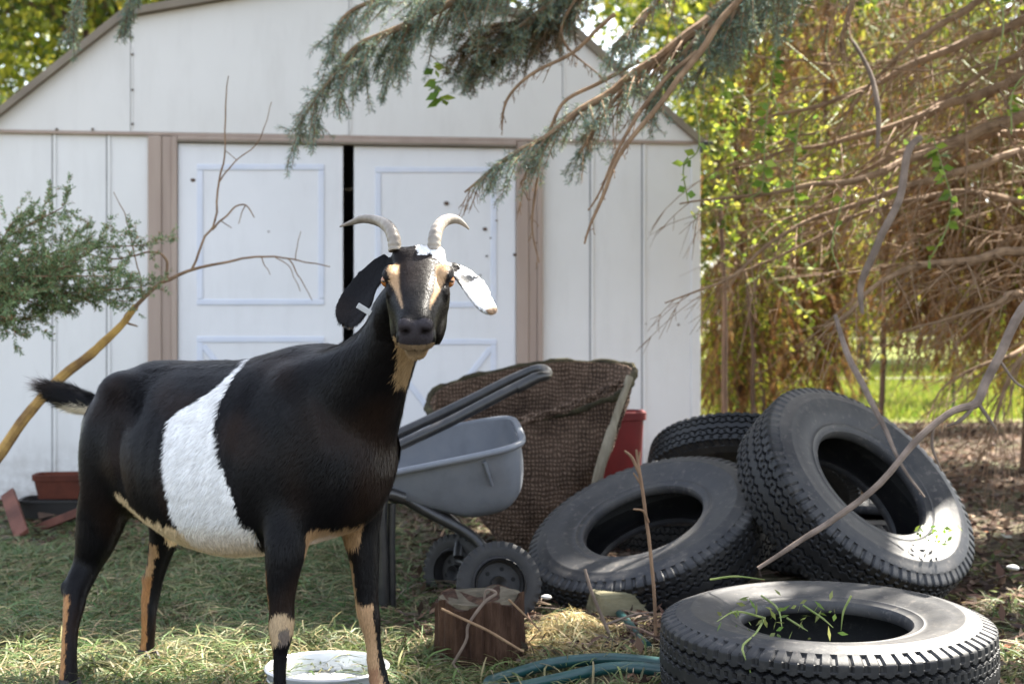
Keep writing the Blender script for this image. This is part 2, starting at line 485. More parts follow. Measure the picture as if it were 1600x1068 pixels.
# dark end of the gutter at the right eave
q = MB(); q.box((SL + .0, -.09, EAVE - .075), (SL + .06, -.03, EAVE - .02)); sb(q, "eave_cap", M_BLACKP, bevel=.01)
# ------------------------------------------------------------------ goat
from mathutils import noise as mnoise
GO = Vector((-.668, 3.18, 0)); GU = Vector((.836, -.548, 0)).normalized(); GV = Vector((-GU.y, GU.x, 0))
GM = np.array([list(GU), list(GV), [0, 0, 1]])
def G(s, l, z): return GO + GU * s + GV * l + Vector((0, 0, z))
goat = empty("goat", GO, math.atan2(GU.y, GU.x))
tag(goat, "black horned goat with a white belt standing and facing the camera", "goat")
# torso stations: s, top, bottom, half width
TS = np.array([(-.385, .655, .565, .035), (-.36, .675, .50, .068), (-.32, .705, .455, .100), (-.26, .738, .43, .125), (-.18, .757, .405, .145), (-.08, .758, .362, .170),
               (.02, .760, .338, .182), (.10, .764, .333, .180), (.18, .780, .345, .165), (.26, .800, .368, .148), (.34, .808, .392, .130), (.41, .785, .415, .108),
               (.445, .735, .445, .086), (.468, .68, .48, .066), (.485, .62, .53, .040)])
def tor(s): return [np.interp(s, TS[:, 0], TS[:, k]) for k in (1, 2, 3)]
gb = MB()
rings = []
for s, zt, zb, hw in spline(TS, 40):
    zc = zb + (zt - zb) * .44; ring = []
    for k in range(36):
        a = 2 * math.pi * k / 36; c, sn = math.cos(a), math.sin(a)
        l = hw * math.copysign(abs(c) ** .9, c)
        if sn > 0:
            l *= 1 - .22 * sn ** 2; z = zc + (zt - zc) * sn
        else: z = zc + (zc - zb) * math.copysign(abs(sn) ** .9, sn)
        ring.append(G(s, l, z))
    rings.append(ring)
gb.loft(rings)
def limb(pts, n=16, m=24, mb=None):
    """pts: px, py, depth, half width in px, half depth in m"""
    q = spline(pts, m); cs = [P(a[0], a[1], a[2]) for a in q]; rings = []
    for i, c in enumerate(cs):
        t = (cs[min(i + 1, m - 1)] - cs[max(i - 1, 0)]).normalized()
        a = t.cross(Vector((0, 1, 0))).normalized(); b_ = t.cross(a).normalized()
        ra = max(q[i][3], .5) * q[i][2] / F; rb = max(q[i][4], .002)
        rings.append([c + a * (ra * math.cos(2 * math.pi * k / n)) + b_ * (rb * math.sin(2 * math.pi * k / n)) for k in range(n)])
    (mb or gb).loft(rings)
    return cs
# legs
LEGS = {}
LEGS['nf'] = limb([(490, 650, 3.02, 50, .04), (474, 720, 2.985, 52, .045), (461, 775, 2.955, 47, .048), (451, 822, 2.93, 39, .046), (447, 860, 2.92, 34, .042), (441, 900, 2.92, 27, .034), (440, 940, 2.92, 20.5, .027), (440, 970, 2.92, 20, .026), (440, 995, 2.92, 18, .023), (437.5, 1020, 2.92, 11.5, .016), (437, 1070, 2.92, 10.5, .015), (437, 1105, 2.92, 13.5, .019), (441, 1128, 2.915, 13, .018)])
LEGS['ff'] = limb([(545, 690, 3.08, 50, .05), (558, 760, 3.09, 46, .05), (562, 815, 3.1, 36, .044), (567, 860, 3.1, 26, .036), (571, 900, 3.1, 21, .03), (574, 945, 3.1, 18.5, .026), (578, 970, 3.1, 16.5, .024), (582, 995, 3.1, 12.5, .017), (586, 1025, 3.1, 12.5, .016), (591, 1058, 3.1, 15.5, .02), (597, 1085, 3.09, 14.5, .019)])
LEGS['nh'] = limb([(225, 640, 3.22, 62, .05), (200, 690, 3.235, 72, .062), (177, 745, 3.26, 56, .062), (161, 800, 3.28, 41, .05), (149, 845, 3.29, 32, .04), (138, 878, 3.3, 23.5, .031), (121, 915, 3.27, 20.5, .025), (116, 945, 3.24, 16.5, .021), (110, 985, 3.2, 12.5, .017), (108, 1030, 3.17, 12.5, .016), (107, 1060, 3.15, 15, .019), (109, 1078, 3.14, 14, .018)])
LEGS['fh'] = limb([(258, 690, 3.38, 60, .05), (270, 750, 3.40, 50, .055), (264, 800, 3.42, 36, .045), (254, 850, 3.43, 21, .032), (242, 895, 3.44, 15.5, .024), (236, 930, 3.44, 14.5, .022), (233, 960, 3.43, 11.8, .018), (231.5, 1000, 3.43, 10.5, .016), (230, 1022, 3.43, 13, .018), (231, 1036, 3.42, 12.5, .017)])
# hock points
gb.ball(P(104, 917, 3.27), (.014, .013, .018)); gb.ball(P(229, 905, 3.44), (.012, .011, .016))
# shoulder, hip and haunch masses
RG = Matrix((GU, GV, Vector((0, 0, 1)))).transposed()
gb.ball(G(.315, -.080, .60), (.11, .055, .17), RG); gb.ball(G(.315, .080, .60), (.11, .055, .17), RG)
gb.ball(G(-.215, -.082, .575), (.10, .058, .125), RG); gb.ball(G(-.215, .082, .575), (.10, .058, .125), RG)
gb.ball(G(-.20, -.075, .69), (.09, .03, .04), RG); gb.ball(G(-.20, .075, .69), (.09, .03, .04), RG)
# udder fold at the groin
gb.ball(G(-.17, .0, .425), (.085, .06, .05), RG)
# neck
limb([(505, 670, 3.0, 112, .095), (548, 622, 2.94, 94, .082), (582, 577, 2.89, 67, .068), (609, 533, 2.85, 50, .060), (629, 494, 2.82, 50, .057), (646, 458, 2.80, 42, .052)], 24, 20)
# head
HO = P(652.5, 423, 2.70)
HX = Vector((1, .03, 0)).normalized(); HD = Vector((0, -.82, -.572)); HD = (HD - HX * HX.dot(HD)).normalized(); HN = HX.cross(HD) * -1
if HN.z < 0: HN = -HN
def HP(x, t, n): return HO + HX * x + HD * t + HN * n
HS = [(-.098, .026, -.035, -.075), (-.085, .043, -.012, -.10), (-.06, .055, .006, -.118), (-.03, .060, .010, -.135), (0, .0605, .007, -.142), (.03, .057, .004, -.142), (.06, .0495, .001, -.126), (.09, .0415, -.003, -.109),
      (.12, .0355, -.006, -.100), (.14, .0335, -.010, -.091), (.155, .031, -.017, -.082), (.164, .026, -.026, -.072), (.169, .014, -.036, -.06)]
rings = []
for t, w_, nt_, nb in spline(HS, 34):
    nc = nt_ + (nb - nt_) * .42; ring = []
    for k in range(32):
        a = 2 * math.pi * k / 32; c, sn = math.cos(a), math.sin(a)
        x = w_ * math.copysign(abs(c) ** .82, c)
        n_ = nc + (nt_ - nc) * abs(sn) ** .85 if sn > 0 else nc - (nc - nb) * abs(sn) ** .95
        if sn < 0: x *= 1 - .16 * abs(sn) ** 2
        else: x *= 1 - .10 * sn ** 2
        ring.append(HP(x, t, n_))
    rings.append(ring)
gb.loft(rings)
HM = Matrix((HX, HD, HN)).transposed()
for sx in (-1, 1):
    gb.ball(HP(sx * .052, -.006, -.012), (.017, .026, .017), HM)       # brow
    gb.ball(HP(sx * .049, .024, -.030), (.012, .022, .016), HM)         # under the eye
    gb.ball(HP(sx * .036, .015, -.09), (.020, .085, .040), HM)         # jaw
    gb.ball(HP(sx * .019, .150, -.019), (.015, .018, .013), HM)        # nostril wing
    gb.ball(HP(sx * .021, .148, -.050), (.017, .020, .020), HM)        # upper lip
    gb.ball(HP(sx * .034, -.062, -.006), (.020, .026, .026), HM)       # horn root
gb.ball(HP(0, .140, -.084), (.021, .024, .016), HM)                    # chin
gb.ball(HP(0, -.066, .004), (.028, .030, .016), HM)                    # poll tuft
# ears
def ear(pts, up, th=.0065, cup=.012, mb=None):
    q = spline(pts, 22); cs = [P(a[0], a[1], a[2]) for a in q]; rings = []
    for i, c in enumerate(cs):
        t = (cs[min(i + 1, 21)] - cs[max(i - 1, 0)]).normalized()
        nrm = (up - t * up.dot(t)).normalized(); a = t.cross(nrm)
        r_ = q[i][3] * q[i][2] / F; cu = cup * min(1, r_ / .03); ring = []
        for k in range(20):
            an = 2 * math.pi * k / 20
            ring.append(c + a * (r_ * math.cos(an)) + nrm * (th * math.sin(an) - cu * (1 - math.cos(an) ** 2) + cu * .4))
        rings.append(ring)
    gb.loft(rings)
    return cs
EL = ear([(610, 402, 2.765, 15), (592, 420, 2.76, 21), (571, 446, 2.75, 26), (556, 472, 2.735, 32), (546, 494, 2.72, 29), (538, 509, 2.715, 16)], Vector((-.35, -.85, .25)))
ER = ear([(698, 416, 2.765, 10), (712, 422, 2.765, 15), (727, 433, 2.76, 20), (741, 449, 2.75, 22.5), (750, 464, 2.735, 20), (757, 475, 2.715, 18), (764, 482, 2.695, 14), (770, 484, 2.68, 8)], Vector((.30, -.72, .55)))
# tail
TL = limb([(178, 634, 3.34, 13, .018), (152, 632, 3.385, 14, .015), (128, 627, 3.41, 17, .014), (103, 617, 3.42, 16.5, .011), (83, 607, 3.42, 9, .007), (66, 599, 3.42, 3, .004)], 14, 16)
tmp = gb.build("goat_rough", None, None, sm=True)
md = tmp.modifiers.new("r", 'REMESH'); md.mode = 'VOXEL'; md.voxel_size = .0042; md.use_smooth_shade = True
md = tmp.modifiers.new("s", 'SMOOTH'); md.factor = .5; md.iterations = 10
dg = bpy.context.evaluated_depsgraph_get(); evo = tmp.evaluated_get(dg)
body_me = bpy.data.meshes.new_from_object(evo); body_me.name = "body"
bpy.data.objects.remove(tmp, do_unlink=True)
nvv = len(body_me.vertices)
VW = np.empty(nvv * 3, np.float32); body_me.vertices.foreach_get("co", VW); VW = VW.reshape(-1, 3).astype(float)
VN = np.empty(nvv * 3, np.float32); body_me.vertex_normals.foreach_get("vector", VN); VN = VN.reshape(-1, 3).astype(float)
def hcoord(W):
    d = W - np.array(HO); return d @ np.array(HX), d @ np.array(HD), d @ np.array(HN)
# relax the places where limbs run into the trunk
ED = np.empty(len(body_me.edges) * 2, np.int32); body_me.edges.foreach_get("vertices", ED); ED = ED.reshape(-1, 2)
deg = np.bincount(ED.ravel(), minlength=nvv).astype(float)
wr = np.zeros(nvv)
for c_, r_ in ((P(462, 775, 2.93), .10), (P(470, 720, 2.93), .10), (P(430, 800, 2.92), .06), (P(500, 780, 2.92), .07), (P(560, 790, 3.05), .08), (P(205, 690, 3.2), .12), (P(240, 780, 3.2), .08), (G(.33, -.12, .66), .13), (G(.40, -.10, .62), .10), (P(590, 640, 2.88), .08), (P(535, 600, 2.9), .10), (G(.33, 0, .80), .10), (P(575, 520, 2.85), .05), (P(650, 388, 2.745), .032), (P(190, 600, 3.3), .06)):
    wr = np.maximum(wr, np.exp(-(np.linalg.norm(VW - np.array(c_), axis=1) / r_) ** 2))
wr = np.where(wr > .02, wr, 0)[:, None]
for _ in range(160):
    acc = np.stack([np.bincount(ED[:, 0], VW[ED[:, 1], k_], nvv) + np.bincount(ED[:, 1], VW[ED[:, 0], k_], nvv) for k_ in range(3)], 1) / deg[:, None]
    VW += (acc - VW) * wr * .8
body_me.vertices.foreach_set("co", VW.astype(np.float32).ravel()); body_me.update()
VN = np.empty(nvv * 3, np.float32); body_me.vertex_normals.foreach_get("vector", VN); VN = VN.reshape(-1, 3).astype(float)
hx_, ht_, hn_ = hcoord(VW)
def dist_path(W, cs):
    d = np.full(len(W), 9.0); par = np.zeros(len(W))
    c = np.array([tuple(p) for p in cs])
    for i in range(len(c)):
        e = np.linalg.norm(W - c[i], axis=1); sel = e < d
        d[sel] = e[sel]; par[sel] = i / (len(c) - 1)
    return d, par
dEL, pEL = dist_path(VW, EL); dER, pER = dist_path(VW, ER)
isEL = (dEL < .05) & (np.abs(hx_) > .068) & (hx_ < 0); isER = (dER < .045) & (hx_ > .058) & (pER > .12)
isH = (ht_ > -.105) & (ht_ < .19) & (hn_ > -.16) & (hn_ < .06) & (np.abs(hx_) < .085) & (VW[:, 2] > .70) & ~isEL & ~isER
# nostrils, mouth line, eye sockets pressed into the surface
def g3(x0, t0, n0, sx, st, sn_): return np.exp(-((hx_ - x0) / sx) ** 2 - ((ht_ - t0) / st) ** 2 - ((hn_ - n0) / sn_) ** 2)
NOS = g3(-.0175, .165, -.026, .0065, .012, .007) + g3(.0175, .165, -.026, .0065, .012, .007)
MOUTH = np.exp(-((hn_ + .067 + .25 * np.abs(hx_) * (ht_ < .16)) / .0035) ** 2) * (ht_ > .105) * isH
PHIL = np.exp(-(hx_ / .002) ** 2) * (ht_ > .155) * (hn_ < -.03) * (hn_ > -.062) * isH
LOC0 = (VW - np.array(GO)) @ GM.T; s0, l0, z0_ = LOC0.T; al0 = np.abs(l0)
def gl(sc, zc, rs, rz, lmin=.03): return np.exp(-((s0 - sc) / rs) ** 2 - ((z0_ - zc) / rz) ** 2) * np.clip((al0 - lmin) / .03, 0, 1)
def ridge(a, b_, w_):
    dx, dz = b_[0] - a[0], b_[1] - a[1]; L2 = dx * dx + dz * dz
    t = ((s0 - a[0]) * dx + (z0_ - a[1]) * dz) / L2; q_ = ((s0 - a[0]) * dz - (z0_ - a[1]) * dx) / math.sqrt(L2)
    e = np.clip(np.minimum(t + .15, 1.15 - t) / .4, 0, 1); e = e * e * (3 - 2 * e)
    return np.exp(-(q_ / w_) ** 2) * e * np.clip((al0 - .03) / .03, 0, 1) * (s0 < .5)
form = -.020 * gl(-.125, .655, .05, .06) + .012 * gl(-.205, .700, .04, .030) - .010 * ridge((-.165, .62), (-.13, .46), .022) - .009 * ridge((.215, .72), (.23, .45), .028)     + .008 * ridge((.345, .775), (.425, .58), .024) + .010 * gl(.425, .575, .035, .035, .05) - .007 * gl(.36, .70, .035, .05) - .007 * ridge((-.335, .60), (-.30, .44), .016) + .005 * gl(-.27, .60, .05, .08)
for k_ in range(7): form += .0022 * gl(.19 - k_ * .045, .56, .011, .13, .06)
low = np.array([mnoise.noise(Vector(p) * 22) for p in VW]); VW += VN * (1.55 * form + .0018 * low)[:, None]
VW -= VN * (.008 * np.clip(NOS, 0, 1) + .0035 * MOUTH + .0015 * PHIL)[:, None]
body_me.vertices.foreach_set("co", VW.astype(np.float32).ravel()); body_me.update()
# coat pattern -------------------------------------------------------------
LOC = (VW - np.array(GO)) @ GM.T; S, L, Z = LOC.T
nz = np.array([mnoise.noise(Vector(p) * 60) for p in VW]); nz2 = np.array([mnoise.noise(Vector(p) * 9) for p in VW])
def px_to_sz(px, py):
    kx = (px - 800) / F; l = -.15
    for _ in range(8):
        s = (kx * (GO.y + GV.y * l) - GO.x - GV.x * l) / (GU.x - kx * GU.y)
        Y = GO.y + GU.y * s + GV.y * l; z = H - (py - 500) / F * Y
        zt, zb, hw = tor(s); zc = zb + (zt - zb) * .44
        r_ = (z - zc) / ((zt - zc) if z > zc else (zc - zb)); l = -hw * math.sqrt(max(0, 1 - min(1, r_ * r_))) * (1 - .22 * r_ * r_ if r_ > 0 else 1)
    return s, z
fr = np.array(sorted([px_to_sz(*p)[::-1] for p in ((388, 566), (362, 600), (345, 630), (338, 665), (340, 700), (350, 740), (368, 790), (378, 815), (405, 830), (412, 858))]))
bk = np.array(sorted([px_to_sz(*p)[::-1] for p in ((368, 580), (345, 602), (312, 624), (280, 642), (266, 655), (259, 690), (259, 730), (264, 770), (274, 805), (284, 822))]))
sf = np.interp(Z, fr[:, 0], fr[:, 1]); sbk = np.interp(Z, bk[:, 0], bk[:, 1])
BLK = np.array((.0055, .0050, .0056)); BRN = np.array((.0165, .0098, .0072)); WHT = np.array((.80, .785, .76)); CRM = np.array((.66, .50, .30)); TAN = np.array((.46, .285, .145)); ORG = np.array((.40, .195, .075))
C = BLK + (BRN - BLK) * np.clip(nz2 * 1.6 + .25, 0, 1)[:, None]
def paint(mask, col, k=1.0):
    global C
    mk = np.clip(np.asarray(mask, float), 0, 1)[:, None] * k
    C = C * (1 - mk) + np.asarray(col) * mk
torso = (Z > .30) & (S > -.42) & (S < .30)
dl = {k: dist_path(VW, v) for k, v in LEGS.items()}
leglow = {k: (d < .075) & (p > .34) for k, (d, p) in dl.items()}
anyfront = leglow['nf'] | leglow['ff']; anyhind = leglow['nh'] | leglow['fh']
zb_ = np.interp(S, TS[:, 0], TS[:, 2])
paint(torso & (Z < zb_ + .068 + .02 * nz + .03 * np.clip(S + .1, 0, .3)) & (S < sf) & ((S > -.19) | (L > .02)) & (S > -.25) & ~anyhind & (Z > .31), CRM)
paint(torso & (S + .006 * nz > sbk) & (S + .006 * nz < sf) & ~anyfront, WHT)
paint(torso & (S > sbk) & (S < sf) & ~anyfront & (Z < .46), CRM, np.clip((.43 - Z) / .07, 0, 1)[:, None] * .85)
paint((Z > .36) & (Z < .425 + .01 * nz) & (S > .24) & (S < .47) & (np.abs(L) < .09), TAN, .8)
# under the tail
paint((S < -.355 + .008 * nz) & (Z > .50) & (Z < .645) & (np.abs(L) < .05), np.array((.70, .62, .48)))
# legs
hcam = VN @ np.array([-.25, -.97, 0])            # which side of a limb
def rear(k):
    cs = np.array([tuple(p) for p in LEGS[k]]); d, p = dl[k]; c = cs[(p * (len(cs) - 1)).astype(int)]
    return (VW[:, 0] - c[:, 0]) / np.maximum(d, .006), (VW[:, 1] - c[:, 1]) / np.maximum(d, .006), d, p
rx, ry, d, p = rear('nh'); zz = Z
paint(leglow['nh'] & (zz < .225) & (rx < -.25 + .15 * nz), ORG); paint(leglow['nh'] & (zz < .42) & (ry > .5), TAN)
rx, ry, d, p = rear('fh')
paint(leglow['fh'] & (zz < .44) & (zz > .22) & (rx < -.05 + .15 * nz) & (rx > -.8), TAN); paint(leglow['fh'] & (zz < .235) & (rx < .05 + .15 * nz), ORG)
rx, ry, d, p = rear('nf')
paint(leglow['nf'] & (zz < .258 + .006 * nz) & (zz > .193 + .012 * rx) & (ry < .45) & (zz < .262 - .022 * np.abs(rx)), np.array((.50, .36, .215)))
paint(leglow['nf'] & (((zz - .207) / .020) ** 2 + ((rx - .35) / .5) ** 2 < 1) & (ry < 0), np.array((.17, .135, .11)))
paint(leglow['nf'] & (zz < .34) & (rx < -.86), ORG, .7)
rx, ry, d, p = rear('ff')
paint(leglow['ff'] & (zz < .235 + .012 * nz + .012 * np.abs(rx)) & (rx < .55 + .1 * nz), np.array((.47, .29, .155))); paint(leglow['ff'] & (zz < .42) & (rx < -.72) & (zz > .2), TAN, .8)
paint(leglow['ff'] & (zz < .10) & (rx < .3), np.array((.30, .14, .075)), .7)
# throat
paint((hn_ < -.085) & (S > .48) & (Z > .715 + .012 * nz) & (Z < .83) & (np.abs(hx_ + .018) < .024 + .010 * nz + .1 * np.clip(.80 - Z, 0, .06)) & (ht_ > -.06) & ~isEL & (VN[:, 1] < -.2), np.array((.40, .27, .14)), .85)
# face
sw = np.interp(ht_, [-.034, -.029, -.018, .004, .028, .048, .085, .11], [0, .0045, .0105, .0118, .0066, .0040, .0024, 0])
for sg_, c0 in ((-1, .0455), (1, .0465)):
    ds = np.abs(hx_ * sg_ - c0 + .21 * np.clip(ht_ - .004, 0, .1)) + .0016 * nz
    paint(isH * (hx_ * sg_ > .012) * (hn_ > -.05) * (ht_ > -.034) * (ht_ < .11) * (sw > 0) * np.clip((sw - ds) / .0035 + .5, 0, 1), np.array((.42, .27, .15)))
paint(isH & (hx_ > -.002 + .007 * nz) & (hx_ < .062) & (ht_ < -.042 + .009 * nz + .45 * np.clip(hx_ - .022, 0, .03)) & (hn_ > -.05), WHT, .9)
paint(isH & (ht_ > .118) & (hn_ < -.052) & (hn_ > -.078) & (np.abs(hx_) < .033), np.array((.30, .21, .125)), .75)
paint(isH & (ht_ > .10) & (hn_ < -.078) & (np.abs(hx_) < .024), np.array((.36, .25, .14)), .8)
nosepad = isH & (ht_ > .145) & (hn_ > -.052) & (np.abs(hx_) < .032)
paint(nosepad, np.array((.035, .030, .033)))
paint(np.clip(NOS * 1.6, 0, 1), np.array((.008, .005, .006))); paint(MOUTH, np.array((.02, .012, .01)), .8)  # shade of the nostrils and mouth crease put into the colour
eyer = np.minimum(np.hypot(np.hypot(hx_ + .061, ht_ - .003), hn_ + .021), np.hypot(np.hypot(hx_ - .061, ht_ - .003), hn_ + .021))
paint(isH & (eyer < .021), np.array((.012, .009, .009)), .9)
C[isH & (C.max(1) < .02)] *= .6
# ears
paint(isER & (pER > .16 + .03 * nz), WHT); paint(isER & (pER < .36 + .06 * nz2) & (VW[:, 2] < P(0, 452 - 0, 2.75).z + .028), BLK * 2, .9)
earin = (VN @ np.array([.5, .2, -.8])) > .45
paint(isER & (pER > .93), np.array((.42, .28, .18)))
paint(isEL & (pEL > .86) & earin, np.array((.5, .42, .34)))
dT, pT = dist_path(VW, TL); isT = (dT < .06) & (S < -.385)
paint(isT & (pT > .82), np.array((.42, .38, .36)), .7)
setcol(body_me, C.astype(np.float32)); smooth(body_me)
body_me.materials.clear(); body_me.materials.append(M_SKIN)
body = link("body", body_me, None, goat)
# coat: short hairs lying along the body
nt_ = np.empty(len(body_me.polygons), np.int32)
body_me.calc_loop_triangles()
T = np.empty(len(body_me.loop_triangles) * 3, np.int32); body_me.loop_triangles.foreach_get("vertices", T); T = T.reshape(-1, 3)
e1 = VW[T[:, 1]] - VW[T[:, 0]]; e2 = VW[T[:, 2]] - VW[T[:, 0]]; ar = .5 * np.linalg.norm(np.cross(e1, e2), axis=1)
tv = T[:, 0]; wgt = ar * np.where(isT[tv], 5, np.where(isH[tv], 2.2, 1.0)) * np.where(VN[tv, 1] < .35, 1.0, .25)
NH = 210000
ti = rng.choice(len(T), NH, p=wgt / wgt.sum()); u1 = rng.random(NH); u2 = rng.random(NH); fl = u1 + u2 > 1; u1[fl] = 1 - u1[fl]; u2[fl] = 1 - u2[fl]
hp = VW[T[ti, 0]] + e1[ti] * u1[:, None] + e2[ti] * u2[:, None]; vi = T[ti, 0]; hn = VN[vi]
flow = np.tile(-.75 * np.array(GU) + np.array([0, 0, -.75]), (NH, 1))
flow[Z[vi] < .40] = (0, 0, -1); flow[isH[vi]] = -np.array(HD) * 1.0 + np.array([0, 0, -.15])
neckm = (S[vi] > .42) & ~isH[vi] & (Z[vi] > .5); flow[neckm] = (-.5, .1, -.85)
flow[isT[vi]] = (-.95, .05, .12)
flow[isEL[vi]] = (-.45, -.1, -.85); flow[isER[vi]] = (.6, 0, -.75)
flow += rng.normal(0, .22, (NH, 3)); flow -= hn * np.sum(flow * hn, 1)[:, None]; flow /= np.linalg.norm(flow, axis=1)[:, None] + 1e-9
ln = np.where(isH[vi], .0055, np.where(Z[vi] < .36, .008, .014)); ln = np.where(isT[vi], .016 + .028 * pT[vi], ln); ln = np.where(isEL[vi] | isER[vi], .006, ln)
ln = np.where((Z[vi] > .74) & (np.abs(L[vi]) < .05) & (S[vi] < .45), .020, ln) * rng.uniform(.6, 1.35, NH)
pad = nosepad[vi] | (NOS[vi] > .1); ln = np.where(pad, .0005, ln)
sd = np.cross(flow, hn); wd = np.where(isH[vi], .0006, .0008)
a0 = hp - sd * wd[:, None] + hn * .0003; a1 = hp + sd * wd[:, None] + hn * .0003; tip = hp + flow * (ln * .96)[:, None] + hn * (ln * np.where(isT[vi], .30, .17) * rng.uniform(.3, 1.5, NH))[:, None] + np.array([0, 0, -.002])
HVt = np.stack([a0, a1, tip], 1).reshape(-1, 3)
hc = C[vi] * rng.uniform(.72, 1.28, (NH, 1)); hc = np.repeat(hc, 3, 0)
coat = link("coat", mesh_np("coat", HVt, np.arange(NH * 3).reshape(-1, 3), np.clip(hc, 0, .9), sm=False), M_COAT, goat)
# eyes
def eye(sx):
    c = HP(sx * .0575, .003, -.021); g = (HX * sx * .62 + HN * .35 + HD * .62).normalized()
    hor = (HD * 1.0 + HX * sx * -.5); hor = (hor - g * hor.dot(g)).normalized(); ver = g.cross(hor)
    hor2 = (Vector((1, 0, 0)) - g * g.x).normalized(); ver2 = g.cross(hor2)
    q = MB(); q.ball((0, 0, 0), .0128, nu=48, nv=32)
    vs = np.array(q.v); dv = vs / .0128
    f_ = dv @ np.array(g); h_ = dv @ np.array(hor2); v_ = dv @ np.array(ver2)
    cc = np.tile((.02, .012, .01), (len(vs), 1)); iris = (f_ > .35); cc[iris] = (.30, .105, .025)
    cc[iris & (h_ ** 2 / .30 + v_ ** 2 / .022 < 1)] = (.003, .003, .004)
    q.v = [tuple(c + Vector(p)) for p in vs]; q.c = [tuple(x) for x in cc]
    q.build("eye", M_EYE, goat, cols=True)
M_EYE = vcmat("goat_eye", .06, .6)
for sx in (-1, 1):
    eye(sx)
# horns
def hornmat():
    m, nt, b = newmat("goat_horn")
    f = noise(nt, 30, 5, .6)
    nt.links.new(ramp(nt, f, [(.3, (.15, .125, .098)), (.55, (.25, .215, .175)), (.8, (.36, .32, .27))]), b.inputs["Base Color"])
    b.inputs["Roughness"].default_value = .45
    bump(nt, b, noise(nt, 90, 4), .3, .003)
    return m
M_HORN = hornmat()
def horn(pts, name):
    q = spline(pts, 60); cs = [P(a[0], a[1], a[2]) for a in q]
    rr = [.83 * a[3] * a[2] / F * (1 + .035 * math.sin(i * 1.55) * (1 - i / 60)) for i, a in enumerate(q)]
    mb = MB(); mb.tube(cs, rr, 16, flat=.82); mb.build(name, M_HORN, goat)
horn([(617, 392, 2.752, 15), (615, 372, 2.757, 15.5), (607, 355, 2.775, 14), (590, 345, 2.80, 11), (568, 342, 2.825, 8.5), (548, 348, 2.84, 5), (531, 354, 2.85, 1.5)], "horn")
horn([(678, 392, 2.752, 15), (679, 373, 2.757, 15.5), (684, 356, 2.775, 14.5), (695, 345, 2.80, 12), (710, 342.5, 2.825, 8.5), (722, 348, 2.84, 5), (733, 358, 2.85, 1.5)], "horn")
# ear tag
mb = MB(); c = P(569, 483, 2.695); M4 = Matrix.Translation(c) @ Matrix.Rotation(R(32), 4, 'Y') @ Matrix.Rotation(R(8), 4, 'Z')
mb.box((-.015, -.0012, -.0055), (.015, .0012, .0055), M=M4); tgo = mb.build("ear_tag", M_WHITE, goat, sm=False, bevel=.001)
# hooves
M_HOOF = pm("goat_hoof", [(.3, (.018, .015, .013)), (.7, (.05, .042, .036))], 20, .6, .35, bs=.3)
def hoof(x, y, yaw):
    q = MB()
    for sd_ in (-1, 1):
        M4 = Matrix.Translation((x, y, 0)) @ Matrix.Rotation(yaw, 4, 'Z') @ Matrix.Translation((0, sd_ * .0128, 0))
        rings = []
        for z, a, bq, off in ((-.004, .034, .0135, .010), (.012, .031, .0135, .006), (.03, .026, .0125, 0), (.046, .021, .0115, -.006), (.058, .014, .009, -.012)):
            rings.append([M4 @ Vector((off + a * math.cos(2 * math.pi * k / 14) * (1.15 if math.cos(2 * math.pi * k / 14) > 0 else .85), bq * math.sin(2 * math.pi * k / 14), z)) for k in range(14)])
        q.loft(rings)
    q.build("hoof", M_HOOF, goat)
gyaw = math.atan2(GU.y, GU.x)
for k, dx, dy in (('nf', .004, -.002), ('ff', .008, -.004), ('nh', .004, 0), ('fh', .004, 0)):
    c = LEGS[k][-1]; hoof(c.x + dx, c.y + dy, gyaw - .15)
